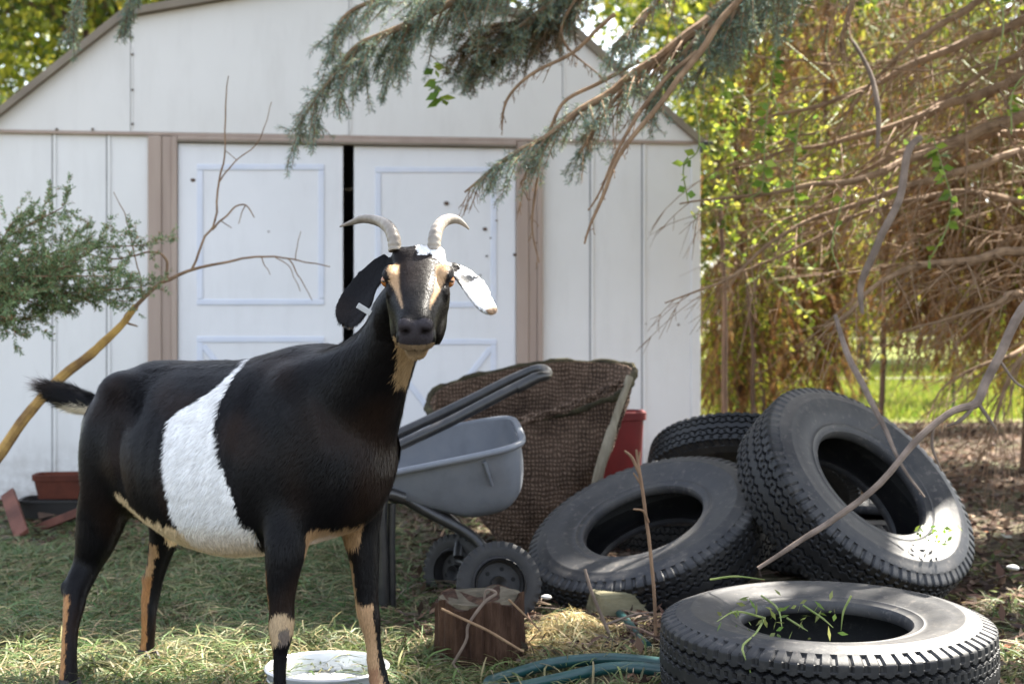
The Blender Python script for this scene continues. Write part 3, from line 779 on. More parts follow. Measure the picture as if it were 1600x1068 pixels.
# ------------------------------------------------------------------ tyres
def view_frame(p):
    d = (Vector(p) - Vector((0, 0, H))).normalized(); r_ = Vector((d.y, -d.x, 0)).normalized(); u = r_.cross(d)
    return r_, u, d
def tyre_mesh(NT=432):
    up = [(.186, .060), (.187, .074), (.192, .081), (.200, .082), (.208, .084), (.212, .0875), (.216, .0865), (.222, .087), (.235, .092), (.255, .098), (.275, .1015), (.292, .1030), (.298, .1050), (.302, .1050),
          (.306, .1025), (.318, .1005), (.328, .0975), (.3345, .0950), (.3355, .0940), (.345, .0905), (.354, .0870), (.361, .0840), (.3655, .0810)]
    tz = np.linspace(.0785, -.0785, 66); tr = .371 - .004 * (tz / .08) ** 2
    inn = [(.188, -.052), (.205, -.066), (.24, -.081), (.28, -.088), (.315, -.084), (.34, -.065), (.349, -.03), (.350, .03), (.34, .065), (.315, .084), (.28, .088), (.24, .081), (.205, .066), (.188, .052)]
    prof = up + list(zip(tr, tz)) + [(r_, -z) for r_, z in up[::-1]] + inn
    r0 = np.array([p[0] for p in prof]); z0 = np.array([p[1] for p in prof]); m_ = len(prof)
    nu = len(up); th = np.arange(NT) * 2 * np.pi / NT
    Rr = np.tile(r0, (NT, 1)); Zz = np.tile(z0, (NT, 1)); T_ = th[:, None]
    outer = np.zeros(m_, bool); outer[nu:nu + 66] = True
    zig = np.abs(((T_ * 72 / (2 * np.pi)) % 1) * 2 - 1) * 2 - 1
    dep = np.zeros_like(Rr)
    for zc, amp in ((-.052, .0045), (-.018, .0045), (.018, .0045), (.052, .0045)):
        g = np.abs(z0[None] - zc - amp * zig) < .0032
        dep = np.where(g & outer[None], .010, dep)
    sipe = (np.abs(((T_ * 108 / (2 * np.pi)) % 1) - .5) < .07) & (np.abs(np.abs(z0[None]) - .035) < .007) & outer[None]
    dep = np.where(sipe, .006, dep)
    lug = (((T_ * 72 / (2 * np.pi)) % 1) < .25)
    shl = (r0 > .335) & (np.abs(z0) > .066) & (np.arange(m_) < nu + 66 + nu)
    dep = np.where(lug & shl[None], .0055, dep)
    Rr = Rr - dep * np.where(np.abs(z0) > .082, .35, 1)[None]; Zz = Zz - np.sign(z0)[None] * dep * (np.abs(z0) > .079)[None] * .9
    V_ = np.stack([Rr * np.cos(T_), Rr * np.sin(T_), Zz], -1).reshape(-1, 3)
    k_ = np.arange(NT)[:, None]; j_ = np.arange(m_)[None]; k2 = (k_ + 1) % NT; j2 = (j_ + 1) % m_
    Fc = np.stack([k_ * m_ + j_, k2 * m_ + j_, k2 * m_ + j2, k_ * m_ + j2], -1).reshape(-1, 4)
    rubber_tone = np.tile(np.where(r0 > .355, .33, 1.0) * np.where((r0 < .353) & (np.arange(m_) >= 2 * nu + 66), .5, 1.0), (NT, 1)).reshape(-1, 1)  # tread and inner casing coloured darker than the sidewalls
    me = mesh_np("tyre", V_, Fc, np.repeat(rubber_tone, 3, 1), sm=True); me.set_sharp_from_angle(angle=R(38))
    return me
def tyre_mat():
    m, nt, b = newmat("weathered_rubber")
    f1 = noise(nt, 5, 6, .65); f2 = noise(nt, 45, 5, .7)
    c = ramp(nt, f1, [(.3, (.015, .015, .017)), (.5, (.026, .026, .028)), (.70, (.062, .058, .053))])
    d = ramp(nt, f2, [(.55, (0, 0, 0)), (.78, (1, 1, 1))])
    mx = nt.nodes.new("ShaderNodeMix"); mx.data_type = 'RGBA'; nt.links.new(d, mx.inputs[0]); nt.links.new(c, mx.inputs[6]); mx.inputs[7].default_value = (.13, .115, .10, 1)
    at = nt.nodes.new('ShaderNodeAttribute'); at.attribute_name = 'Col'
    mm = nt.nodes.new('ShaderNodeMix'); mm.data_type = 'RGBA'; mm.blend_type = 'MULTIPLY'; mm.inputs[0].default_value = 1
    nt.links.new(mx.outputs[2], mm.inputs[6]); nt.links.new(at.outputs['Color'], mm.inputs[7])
    nt.links.new(mm.outputs[2], b.inputs["Base Color"])
    nt.links.new(ramp(nt, f1, [(.3, (.42,) * 3), (.7, (.62,) * 3)]), b.inputs["Roughness"]); b.inputs["Specular IOR Level"].default_value = .4
    bump(nt, b, f2, .25, .003)
    return m
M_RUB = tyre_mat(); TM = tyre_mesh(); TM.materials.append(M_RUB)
def tyre(px, py, Y, n_, label, spin=0.0, sc=(1, 1, 1), world_n=None):
    fc = P(px, py, Y); r_, u, d = view_frame(fc)
    n = (r_ * n_[0] + u * n_[1] - d * n_[2]).normalized() if world_n is None else Vector(world_n).normalized()
    o = bpy.data.objects.new("tyre", TM); COL.objects.link(o)
    q = n.to_track_quat('Z', 'Y') @ Matrix.Rotation(spin, 3, 'Z').to_quaternion()
    o.rotation_mode = 'QUATERNION'; o.rotation_quaternion = q; o.scale = sc
    o.location = fc - n * (.103 * sc[2])
    tag(o, label, "tyre", "old truck tyres dumped in a pile")
    return o
tyre(1290, 954, 3.19, None, "worn black truck tyre lying flat on the ground in front of the pile", .1, world_n=(-.01, -.035, 1), sc=(1, 1, .97))
tyre(1001, 803, 4.30, (-.30, .83, .47), "black truck tyre tilted toward the camera with its edge on the mossy timber", 1.0, (1, 1, .9))
tyre(1370, 745, 4.17, (.59, .63, .50), "black truck tyre propped steeply on the pile under the fallen dead branch", 2.2)
tyre(1174, 768, 4.95, (-.08, -.90, .43), "black truck tyre lying on top at the back of the pile, near edge raised", .5, (1, 1, .62))
tyre(800 + 1.2 / 4.95 * F, 500 + .65 * F / 4.95, 4.95, None, "black truck tyre lying flat on the ground under the back of the pile", .8, world_n=(0, -.02, 1))

tyre(800 + .62 / 5.36 * F, 500 + .69 * F / 5.36, 5.36, None, "smaller black tyre lying flat, glimpsed through the hole of the tilted tyre", 1.7, (.8, .8, .75), world_n=(0, -.03, 1))
# ------------------------------------------------------------------ hand cart
cart = empty("wheelbarrow", P(690, 960, 4.15) * 1.0)
cart.location.z = 0
tag(cart, "grey poly tray wheelbarrow with black loop handle standing beside the goat", "wheelbarrow")
tc = P(664, 702, 4.32)
ax = Vector((.972, .06, .19)).normalized(); bx_ = Vector((-.06, .98, .15)); bx_ = (bx_ - ax * bx_.dot(ax)).normalized(); cz_ = ax.cross(bx_)
def tray_ring(z, x0, x1, w_, e=.34, n=56):
    ring = []
    for k in range(n):
        a = 2 * math.pi * k / n; c, s = math.cos(a), math.sin(a)
        x = (x0 + x1) / 2 + (x1 - x0) / 2 * math.copysign(abs(c) ** e, c); y = w_ * math.copysign(abs(s) ** e, s)
        ring.append(tc + ax * x + bx_ * y + cz_ * z)
    return ring
lev = [(0, -.33, .285, .205), (-.05, -.25, .285, .195), (-.10, -.13, .278, .182), (-.15, -.02, .262, .166), (-.185, .05, .232, .148), (-.205, .09, .195, .12), (-.21, .11, .17, .09)]
lv_ = spline([(a, b_, c, d) for a, b_, c, d in lev], 18)
q = MB()
outer = [tray_ring(*r_) for r_ in lv_][::-1]
inner = [tray_ring(z + .004, x0 + .006, x1 - .006, w_ - .006) for z, x0, x1, w_ in lv_]
q.loft(outer + inner)
tray = q.build("tray", M_TRAY, cart)
rim = tray_ring(.002, -.338, .293, .213, n=72); q = MB(); q.tube(rim + rim[:2], .0105, 10, caps=False); q.build("rim", M_TRAY, tray)
q = MB(); q.tube([tc + ax * .165 + bx_ * -.206 + cz_ * -.02, tc + ax * .175 + bx_ * -.1905 + cz_ * -.10], [.006, .004], 8); q.build("rib", M_TRAY, tray)
hp_ = [(575, 728, 4.22), (610, 703, 4.24), (700, 660, 4.30), (790, 613, 4.36), (838, 590, 4.40), (854, 586, 4.44), (853, 579, 4.52), (838, 577, 4.56), (800, 592, 4.56), (740, 622, 4.52), (680, 651, 4.48), (615, 681, 4.44), (565, 706, 4.42)]
q = MB(); q.tube([P(*p) for p in spline(hp_, 60)], .0165, 12); hd_ = q.build("handle", M_BLACKP, cart)
q = MB(); q.tube([P(806, 606, 4.372), P(838, 590, 4.40)], .0185, 12); q.build("grip", M_BLACKP, hd_)
q = MB()
q.tube([P(*p) for p in spline([(575, 728, 4.22), (585, 745, 4.18), (612, 765, 4.16), (660, 795, 4.18), (735, 836, 4.18), (775, 880, 4.14)], 24)], .0165, 10)
q.tube([P(*p) for p in spline([(565, 706, 4.42), (578, 735, 4.46), (612, 757, 4.50), (660, 785, 4.50), (715, 822, 4.46), (716, 870, 4.40)], 24)], .0165, 10)
q.tube([P(690, 814, 4.18), P(700, 815, 4.49)], .014, 8)
q.tube([P(780, 894, 4.06), P(714, 876, 4.42)], .009, 8)
q.build("frame", M_BLACKP, cart)
for dz, yy, x0 in ((0, 4.10, 596), (0, 4.46, 588)):
    gz = 500 + H * F / yy
    q = MB(); q.tube([P(*p) for p in spline([(x0 + 34, 778, yy + .04), (x0 + 6, 772, yy + .01), (x0 - 1, 800, yy), (x0 + 1, 880, yy), (x0 + 3, gz - 4, yy)], 24)], .0185, 12)
    if yy < 4.2: q.tube([P(x0 + 16, 786, yy + .02), P(x0 + 15, 850, yy + .02), P(x0 + 17, gz - 6, yy + .02)], .012, 10)
    q.build("leg", M_BLACKP, cart)
def wheel(px, py, Y, n, Rw):
    c = P(px, py, Y); M3 = Vector(n).normalized().to_track_quat('Z', 'Y').to_matrix()
    q = MB(); q.lathe([(Rw * .60, .034), (Rw * .66, .022), (Rw * .80, .026), (Rw * .92, .024), (Rw, .017), (Rw, -.017), (Rw * .92, -.024), (Rw * .66, -.022), (Rw * .60, -.016)], c, 60, True, M3)
    for k in range(30):       # tread lugs
        a = 2 * math.pi * k / 30; Mx = Matrix.Translation(c) @ M3.to_4x4() @ Matrix.Rotation(a, 4, 'Z')
        q.box((Rw * .86, -.006, -.022), (Rw * 1.008, .006, .0252), M=Mx)
    w = q.build("wheel", M_WHEELP, cart, sm=True)
    q = MB(); q.lathe([(.0, .012), (.022, .032), (.024, .006), (Rw * .5, .004), (Rw * .56, .032), (Rw * .62, .015), (Rw * .62, -.015), (.0, -.012)], c, 48, False, M3); hub = q.build("rim", M_WHEELP, w)
    for k in range(6):  # dark discs painted as the shade inside bolt holes
        a = 2 * math.pi * k / 6 + .3; q = MB(); q.lathe([(0, .0062), (.0065, .0062), (.0065, .002)], c + M3 @ Vector((Rw * .36 * math.cos(a), Rw * .36 * math.sin(a), 0)), 10, False, M3); q.build("hole_shade", M_DARKIN, w)
wheel(779, 912, 4.03, (.10, -.97, .20), .119)
wheel(716, 893, 4.44, (-.55, -.83, .06), .118)

# ------------------------------------------------------------------ old woven basket chair
def weave():
    m, nt, b = newmat("old_wicker")
    tcn = nt.nodes.new("ShaderNodeTexCoord")
    ws = []
    for dirn, sc_ in (('Z', 19), ('X', 24)):
        w = nt.nodes.new("ShaderNodeTexWave"); w.wave_type = 'BANDS'; w.bands_direction = dirn; w.inputs["Scale"].default_value = sc_; w.inputs["Distortion"].default_value = 6.0; w.inputs["Detail"].default_value = 3
        nt.links.new(tcn.outputs["Object"], w.inputs["Vector"]); ws.append(w.outputs["Fac"])
    mu = nt.nodes.new("ShaderNodeMath"); mu.operation = 'MULTIPLY'; nt.links.new(ws[0], mu.inputs[0]); nt.links.new(ws[1], mu.inputs[1])
    n1_ = noise(nt, 9, 8, .78)
    ad = nt.nodes.new("ShaderNodeMath"); ad.operation = 'MULTIPLY_ADD'; ad.inputs[1].default_value = .42; nt.links.new(mu.outputs[0], ad.inputs[0]); nt.links.new(n1_, ad.inputs[2])
    nt.links.new(ramp(nt, ad.outputs[0], [(.30, (.018, .011, .007)), (.55, (.075, .047, .031)), (.85, (.21, .14, .10))]), b.inputs["Base Color"])
    b.inputs["Roughness"].default_value = .85; b.inputs["Specular IOR Level"].default_value = .2
    bump(nt, b, ad.outputs[0], .9, .02)
    return m
M_WICK = weave()
M_MOSS = pm("mossy_rim", [(.3, (.022, .019, .012)), (.55, (.06, .052, .03)), (.8, (.13, .115, .06))], 22, .9, .15, bs=1.0, bscale=60, bdist=.02)
M_POLE = pm("weathered_pole", [(.3, (.13, .105, .07)), (.7, (.30, .26, .19))], 14, .85, .2, bs=.5, stretch=(2, 2, .4))
bas = empty("wicker_basket", P(820, 700, 5.35)); bas.location.z = 0
tag(bas, "large old brown wicker basket with a mossy rim leaning behind the grey wheelbarrow", "basket")
rimp = [(986, 596, 5.18), (988, 572, 5.42), (930, 566, 5.60), (850, 567, 5.66), (760, 584, 5.66), (690, 604, 5.60), (670, 624, 5.45), (676, 648, 5.22), (740, 662, 5.08), (850, 652, 5.05), (940, 628, 5.08), (974, 612, 5.12)]
def closed(pts, n):
    p = pts + pts[:1]; q_ = spline([pts[-1]] + p + [pts[1]], n + int(2 * n / len(pts)) * 1 + 40)
    big = spline([pts[-2], pts[-1]] + p + [pts[1], pts[2]], 400); L_ = len(pts)
    lo = int(400 * 2 / (L_ + 4)); hi = int(400 * (L_ + 2) / (L_ + 4))
    return big[np.linspace(lo, hi, n, endpoint=False).astype(int)]
NR = 84
rim_w = [P(*p) for p in closed(rimp, NR)]
cen = sum((p for p in rim_w), Vector()) / NR
bot = [Vector((cen.x + (p.x - cen.x) * (.22 if p.x < cen.x else .20) - .02, cen.y + (p.y - cen.y) * .85 - .02, .0)) for p in rim_w]
rings = []
for k in range(13):
    t = k / 12; ring = []
    for j in range(NR):
        p = bot[j].lerp(rim_w[j], t); o_ = (Vector((p.x, p.y, 0)) - Vector((cen.x, cen.y, 0))).normalized()
        p = p + o_ * (.05 * math.sin(math.pi * t) + .006 * math.sin(j * .9 + k * 1.7) + .004 * math.sin(j * 2.3 - k * 2.1)); ring.append(p)
    rings.append(ring)
inner = []
for k in range(10):
    t = 1 - k / 12; ring = []
    for j in range(NR):
        p = bot[j].lerp(rim_w[j], t); o_ = (Vector((p.x, p.y, 0)) - Vector((cen.x, cen.y, 0))).normalized()
        ring.append(p + o_ * (.05 * math.sin(math.pi * t) - .022 + .004 * math.sin(j * 1.3 + k)))
    inner.append(ring)
q = MB(); q.loft(rings + inner); q.build("shell", M_WICK, bas)
q = MB(); rp = rim_w + rim_w[:1]; q.tube([p + Vector((0, 0, .004 * math.sin(i * 1.1))) for i, p in enumerate(rp)], [.012 + .003 * math.sin(i * .7) + .002 * math.sin(i * 2.9) for i in range(len(rp))], 10, caps=False); q.build("rim", M_MOSS, bas)
q = MB()
for w_ in range(3):
    q.tube([P(*p) + Vector((0, -.012 * w_, .012 * math.sin(i * 1.3 + w_ * 2))) for i, p in enumerate(spline([(690, 655, 5.10), (760, 662, 5.0), (850, 648, 4.98), (930, 618, 5.02), (972, 596, 5.06)], 26))], [.007 + .002 * math.sin(i * 1.7 + w_) for i in range(26)], 7)
q.build("wicker_braid", M_WICK, bas)
q = MB(); q.tube([P(*p) for p in spline([(984, 588, 5.06), (966, 640, 5.03), (950, 690, 5.0), (934, 745, 4.98), (926, 800, 4.97)], 20)], [.014, ] * 8 + [.019] * 12, 9); q.build("pole", M_POLE, bas)

# ------------------------------------------------------------------ small things round the yard
def rbox_rings(c, hx0, hy0, levels, e=.3, n=32, rot=0):
    rg = []
    for z, sc_ in levels:
        ring = []
        for k in range(n):
            a = 2 * math.pi * k / n; cc, s = math.cos(a), math.sin(a)
            x = hx0 * sc_ * math.copysign(abs(cc) ** e, cc); y = hy0 * sc_ * math.copysign(abs(s) ** e, s)
            ring.append(Vector((c[0] + x * math.cos(rot) - y * math.sin(rot), c[1] + x * math.sin(rot) + y * math.cos(rot), z)))
        rg.append(ring)
    return rg
# red bin
c = P(962, 700, 6.2); rb = empty("red_bin", (c.x, c.y, 0)); tag(rb, "red plastic bin against the shed wall behind the wicker basket", "bin")
zt = H - 142 / F * 6.2
q = MB(); q.loft(rbox_rings(c, .118, .11, [(0, .80), (zt * .5, .9), (zt - .02, 1.0), (zt - .02, .96), (.05, .78)])); q.build("body", M_RED, rb)
q = MB(); q.loft(rbox_rings(c, .118, .11, [(zt - .035, 1.0), (zt - .032, 1.07), (zt, 1.08), (zt + .002, .96), (zt - .03, .94)])); q.build("rim", M_RED, rb)
# planter and junk under it
c = P(112, 757, 6.0); zt = H - 239 / F * 6.0; zb = H - 276 / F * 6.0
pl = empty("planter", (c.x, c.y, zb)); tag(pl, "rust red terracotta planter box on dark junk by the shed wall behind the goat's tail", "planter")
q = MB(); q.loft(rbox_rings(c, .15, .075, [(zb, .86), (zt - .025, .97), (zt - .024, 1.02), (zt, 1.03), (zt, .93), (zb + .02, .80)], rot=.1)); q.build("pot", M_TERRA, pl)
q = MB(); q.loft(rbox_rings(c, .135, .065, [(zt - .03, .9), (zt - .022, .86)], rot=.1)); q.build("soil", M_BARK, pl)
c = P(100, 800, 6.0); tr_ = empty("nursery_tray", (c.x, c.y, 0)); tag(tr_, "black plastic nursery tray beneath the terracotta planter", "tray")
q = MB(); q.loft(rbox_rings(c, .17, .10, [(0, .9), (zb - .012, 1.0), (zb - .012, 1.05), (zb - .002, 1.05), (zb - .002, .96), (.02, .88)], rot=.1)); q.build("tray_shell", M_POT, tr_)
def plank(name, a, b_, w_, t_, label, mat=M_BOARD):
    a, b_ = Vector(a), Vector(b_); v = (b_ - a); L_ = v.length; v.normalize(); s = v.cross(Vector((0, -1, .35))).normalized(); u = v.cross(s)
    Mx = Matrix.Identity(4)
    for i_, axx in enumerate((v, s, u)):
        for k_ in range(3): Mx[k_][i_] = axx[k_]
    Mx.translation = a
    q = MB(); q.box((0, -w_ / 2, -t_ / 2), (L_, w_ / 2, t_ / 2), M=Mx); o = q.build(name, mat, None, sm=False, bevel=.003); tag(o, label, "board")
plank("board", P(52, 828, 5.75), P(128, 798, 5.6), .035, .016, "thin red brown board lying aslant in front of the planter")
plank("board", P(12, 770, 5.9), P(34, 836, 5.5), .06, .018, "short red brown board standing on end at the left edge of the junk")
plank("board", P(60, 806, 5.9), P(138, 788, 5.95), .03, .02, "dark weathered board lying under the planter", M_BARK)
# stump
sc_ = P(750, 1030, 3.60); stp = empty("stump", (sc_.x, sc_.y, 0)); tag(stp, "dark brown cut log standing on end in front of the cart wheels", "log")
def ringpoly(r_, z, n=44, ph=0):
    return [Vector((sc_.x + r_ * (1 + .05 * math.sin(3 * a + ph) + .025 * math.sin(7 * a) + .018 * math.sin(15 * a)) * math.cos(a), sc_.y + r_ * (1 + .05 * math.sin(3 * a + ph) + .025 * math.sin(7 * a) + .018 * math.sin(15 * a)) * math.sin(a), z + .006 * math.sin(a + 1) + (.010 * math.sin(5 * a + 2) if .1 < z < .15 else 0))) for a in [2 * math.pi * k / n for k in range(n)]]
def rough(ring):
    o_ = []
    for v in ring:
        e = (v - Vector((sc_.x, sc_.y, v.z))).normalized(); a = math.atan2(e.y, e.x)
        o_.append(v + e * (.009 * mnoise.noise(Vector((a * 5, v.z * 5, 1))) + .006 * mnoise.noise(Vector((a * 16, v.z * 9, 4))) + .003 * mnoise.noise(Vector((a * 40, v.z * 30, 9)))) + Vector((0, 0, .005 * mnoise.noise(Vector((a * 12, 2, 3))))))
    return o_
q = MB(); q.loft([rough(ringpoly(.112 - .0002 * k, -.01 + .159 * k / 16, 120)) for k in range(17)])
M_STB = pm("stump_bark", [(.3, (.028, .014, .009)), (.55, (.06, .032, .02)), (.8, (.12, .07, .045))], 16, .9, .15, bs=1.0, bscale=35, bdist=.02, stretch=(1.5, 1.5, .35))
q.build("bark", M_STB, stp)
M_STT = pm("stump_cut_face", [(.3, (.045, .038, .026)), (.55, (.095, .08, .056)), (.8, (.17, .14, .10))], 20, .9, .15, bs=.6, bscale=50)
q = MB(); q.loft([ringpoly(.103, .148), ringpoly(.101, .1525), ringpoly(.05, .153)]); q.build("cut_face", M_STT, stp)
# mossy timber under the tilted tyre
a = P(938, 965, 3.95); b_ = P(1062, 945, 4.02)
q = MB(); d_ = Vector((b_.x - a.x, b_.y - a.y, 0)).normalized(); pr = Vector((-d_.y, d_.x, 0)); Mx = Matrix.Identity(4)
for i_, axx in enumerate((d_, pr, Vector((0, 0, 1)))):
    for k_ in range(3): Mx[k_][i_] = axx[k_]
Mx.translation = Vector((a.x, a.y, 0)); q.box((0, 0, -.01), (.255, .19, .088), M=Mx)
o = q.build("timber", M_TIMBER, None, sm=False, bevel=.012); tag(o, "short weathered mossy timber block wedged under the tilted tyre", "timber")
# feed pan
pc = P(511, 1075, 3.30); pc.z = 0; pan = empty("feed_pan", pc); tag(pan, "round galvanised metal feed pan on the grass behind the goat's front legs", "pan")
q = MB(); q.lathe([(.0, .006), (.125, .006), (.128, .004), (.136, .048), (.141, .052), (.145, .048), (.144, .044), (.139, .042), (.132, -.002), (0, -.002)], pc, 72); q.build("bowl", M_PAN, pan)
q = MB(); q.lathe([(.1355, .018), (.1385, .021), (.139, .025), (.1365, .028)], pc, 72); q.build("band", M_PAN, pan)
# garden hose
q = MB()
def gp(px, py, dz=.030):
    Y = H * F / (py - 500); p = P(px, py, Y); p.z = dz + float(hz(p.x, p.y)); return p
hpts = [gp(1500, 1120), gp(1330, 1108), gp(1210, 1094), gp(1130, 1079), gp(1060, 1066), gp(960, 1056), gp(870, 1054), gp(800, 1062), gp(764, 1075), gp(790, 1090), gp(870, 1078, .032), gp(960, 1072, .034), gp(1050, 1079, .034), gp(1120, 1092, .034), gp(1200, 1112), gp(1290, 1140)]
q.tube([Vector(p) for p in spline(hpts, 160)], .0145, 12); o = q.build("hose", M_HOSE, None); tag(o, "dark green garden hose looping along the ground at the bottom edge", "hose")
q = MB(); q.tube([Vector(p) for p in spline([gp(968, 978), gp(985, 992, .02), gp(1000, 1012, .02), gp(1012, 1030)], 20)], .0115, 10); o = q.build("hose_offcut", M_HOSE, None); tag(o, "short piece of green hose showing in the hay left of the flat tyre", "hose")
for (px, py, Y, s, lb) in ((853, 932, 3.95, .015, "crumpled white scrap beside the front cart wheel"), (1583, 886, 4.45, .02, "crumpled white scrap on the leaf litter at the right edge")):
    q = MB(); q.ball((0, 0, 0), (s, s * .7, s * .45), nu=16, nv=10); p0 = P(px, py, Y)
    q.v = [tuple(p0 + Vector(v) * (1 + .35 * mnoise.noise(Vector(v) * 60))) for v in q.v]; o = q.build("white_scrap", M_WHITE, None); tag(o, lb, "scrap")

# ------------------------------------------------------------------ bare branches
def branch(name, mat, label, cat, main, twigs=(), group=None, n=40, wob=.004):
    q = MB()
    def one(pts, n):
        s = spline([(a[0], a[1], a[2], a[3]) for a in pts], n); cs = []
        for i, a in enumerate(s):
            p = P(a[0], a[1], a[2]); p += Vector((mnoise.noise(p * 9), mnoise.noise(p * 9 + Vector((7, 0, 0))), mnoise.noise(p * 9 + Vector((0, 9, 0))))) * wob; cs.append(p)
        rr = [max(.0009, a[3] * a[2] / F) * (1 + .10 * mnoise.noise(Vector((i * .9, 3, len(pts))))) for i, a in enumerate(s)]
        q.tube(cs, rr, 8)
    one(main, n)
    for t in twigs: one(t, max(8, n // 2))
    o = q.build(name, mat, None)
    return tag(o, label, cat, group)
branch("dead_branch", M_GREYTWIG, "long bare dead branch fallen across the propped tyre", "branch",
       [(1640, 440, 3.75, 8), (1598, 482, 3.75, 8), (1565, 550, 3.72, 7.5), (1540, 600, 3.7, 7.5), (1525, 630, 3.68, 7), (1485, 642, 3.66, 5.5), (1430, 690, 3.62, 5.5), (1370, 760, 3.58, 5), (1310, 806, 3.56, 5), (1250, 845, 3.55, 4.2), (1185, 888, 3.55, 3)],
       [[(1527, 628, 3.68, 3.5), (1545, 655, 3.66, 2.8), (1556, 672, 3.66, 1.5)], [(1527, 628, 3.68, 3.5), (1500, 655, 3.66, 3), (1480, 664, 3.66, 1.5)], [(1458, 662, 3.64, 2.6), (1456, 700, 3.64, 2.4), (1470, 735, 3.64, 1.2)], [(1560, 560, 3.72, 2.5), (1590, 600, 3.7, 2), (1620, 610, 3.7, 1.2)]])
branch("dry_stem", M_DRYSTEM, "upright dry brown weed stem in front of the tilted tyre", "stem",
       [(1024, 992, 3.55, 2.8), (1022, 930, 3.55, 2.8), (1016, 860, 3.55, 2.8), (1007, 790, 3.55, 2.7), (1000, 740, 3.55, 2.8), (994, 702, 3.55, 1.8)],
       [[(1000, 740, 3.55, 3), (988, 715, 3.55, 2.5), (976, 704, 3.55, 1.6)], [(1013, 815, 3.55, 2.4), (1005, 798, 3.53, 2), (990, 795, 3.52, 1.4)], [(997, 725, 3.55, 2.4), (1000, 705, 3.55, 1.5)], [(1003, 758, 3.55, 2.2), (990, 738, 3.55, 1.2)]], wob=.002)
branch("bent_twig", M_GREYTWIG, "pale bent twig leaning on the front of the log", "twig",
       [(708, 1036, 3.40, 2.4), (728, 1000, 3.39, 2.4), (732, 975, 3.39, 2.4), (757, 940, 3.39, 2.6), (775, 926, 3.4, 2.4), (760, 921, 3.4, 2), (756, 940, 3.4, 1.5)], [[(708, 1036, 3.40, 1.6), (725, 1060, 3.4, 1.2)]], wob=.001)
branch("loose_twig", M_GREYTWIG, "slender grey twig standing in the hay right of the log", "twig",
       [(914, 888, 3.75, 2.2), (925, 925, 3.74, 2.6), (945, 975, 3.73, 3), (962, 1010, 3.72, 2.4)], [[(945, 975, 3.73, 2.2), (990, 960, 3.73, 1.8), (1024, 957, 3.73, 1.2)]], wob=.002)
branch("fallen_twig", M_TWIG, "thin brown twig lying across the log's face and the hay", "twig",
       [(690, 950, 3.38, 2), (750, 978, 3.37, 2.2), (790, 1000, 3.37, 2.2), (818, 1016, 3.37, 1.6)], [[(795, 936, 3.44, 1.8), (825, 965, 3.43, 1.6), (845, 985, 3.43, 1.2)]], wob=.003)
# yellow barked sapling on the left
branch("sapling", M_YBARK, "leaning bare sapling with yellow bark and dark twigs left of the shed door", "sapling",
       [(-60, 790, 4.7, 9), (-10, 720, 4.72, 9), (40, 650, 4.75, 8.5), (95, 590, 4.78, 8), (150, 545, 4.8, 7), (190, 508, 4.82, 5.5), (212, 478, 4.84, 5)], wob=.006)
sap = bpy.data.objects["sapling"]
q0 = [[(190, 508, 4.82, 5), (222, 466, 4.84, 4.5), (265, 436, 4.86, 4), (320, 416, 4.88, 3), (400, 401, 4.9, 2.2), (450, 404, 4.92, 1.7), (515, 416, 4.93, 1)],
      [(222, 466, 4.84, 3.6), (195, 497, 4.84, 3), (215, 510, 4.84, 1.5)],
      [(262, 438, 4.86, 3), (258, 405, 4.86, 2.6), (240, 394, 4.86, 2.2), (180, 404, 4.86, 1.6), (130, 395, 4.86, 1)],
      [(300, 420, 4.87, 2.6), (318, 375, 4.87, 2.4), (336, 345, 4.88, 2.2), (341, 290, 4.88, 2), (352, 240, 4.89, 1.7), (353, 175, 4.9, 1.5), (356, 118, 4.9, .9)],
      [(330, 360, 4.88, 2.2), (362, 328, 4.88, 1.8), (384, 320, 4.9, 1.5), (398, 340, 4.9, 1)], [(384, 320, 4.9, 1.2), (372, 350, 4.9, .8)], [(345, 345, 4.88, 1.3), (362, 356, 4.88, .8)],
      [(342, 285, 4.88, 1.6), (370, 250, 4.88, 1.3), (405, 220, 4.9, 1.1), (425, 160, 4.9, .7)], [(370, 250, 4.88, 1), (352, 235, 4.88, .7)],
      [(450, 404, 4.92, 1.4), (470, 435, 4.92, 1.1), (488, 470, 4.92, .7)], [(460, 408, 4.92, 1.1), (470, 360, 4.92, .7)], [(410, 401, 4.9, 1.2), (422, 430, 4.9, .7)], [(430, 402, 4.9, 1.2), (455, 420, 4.9, .9), (468, 455, 4.9, .7)],
      [(225, 463, 4.84, 1.5), (200, 350, 4.84, 1.1), (178, 300, 4.84, .7)]]
q = MB()
for pts in q0:
    s = spline(pts, 22); q.tube([P(a[0], a[1], a[2]) + Vector((mnoise.noise(Vector((a[0] * .05, a[1] * .05, 1))), 0, mnoise.noise(Vector((a[0] * .05, a[1] * .05, 5))))) * .006 for a in s], [max(.0009, .78 * a[3] * a[2] / F) for a in s], 7)
q.build("twigs", M_TWIG, sap)
# ------------------------------------------------------------------ vegetation helpers
def unit(a): return a / (np.linalg.norm(a, axis=-1, keepdims=True) + 1e-9)
def rhombs(c, d, w, L, W, cols):
    """leaf shaped faces: base c, direction d, side w, length L, width W"""
    L = np.asarray(L)[:, None]; W = np.asarray(W)[:, None]
    a = c; b_ = c + d * L * .45 + w * W * .5; t = c + d * L; e = c + d * L * .45 - w * W * .5
    V_ = np.stack([a, b_, t, e], 1).reshape(-1, 3); n = len(c)
    return V_, np.arange(n * 4).reshape(-1, 4), np.repeat(cols, 4, 0)
def pick(pal, n, jit=.22):
    pal = np.array(pal); c = pal[rng.integers(0, len(pal), n)]
    return np.clip(c * rng.uniform(1 - jit, 1 + jit, (n, 1)) * rng.uniform(.93, 1.07, (n, 3)), 0, .95)
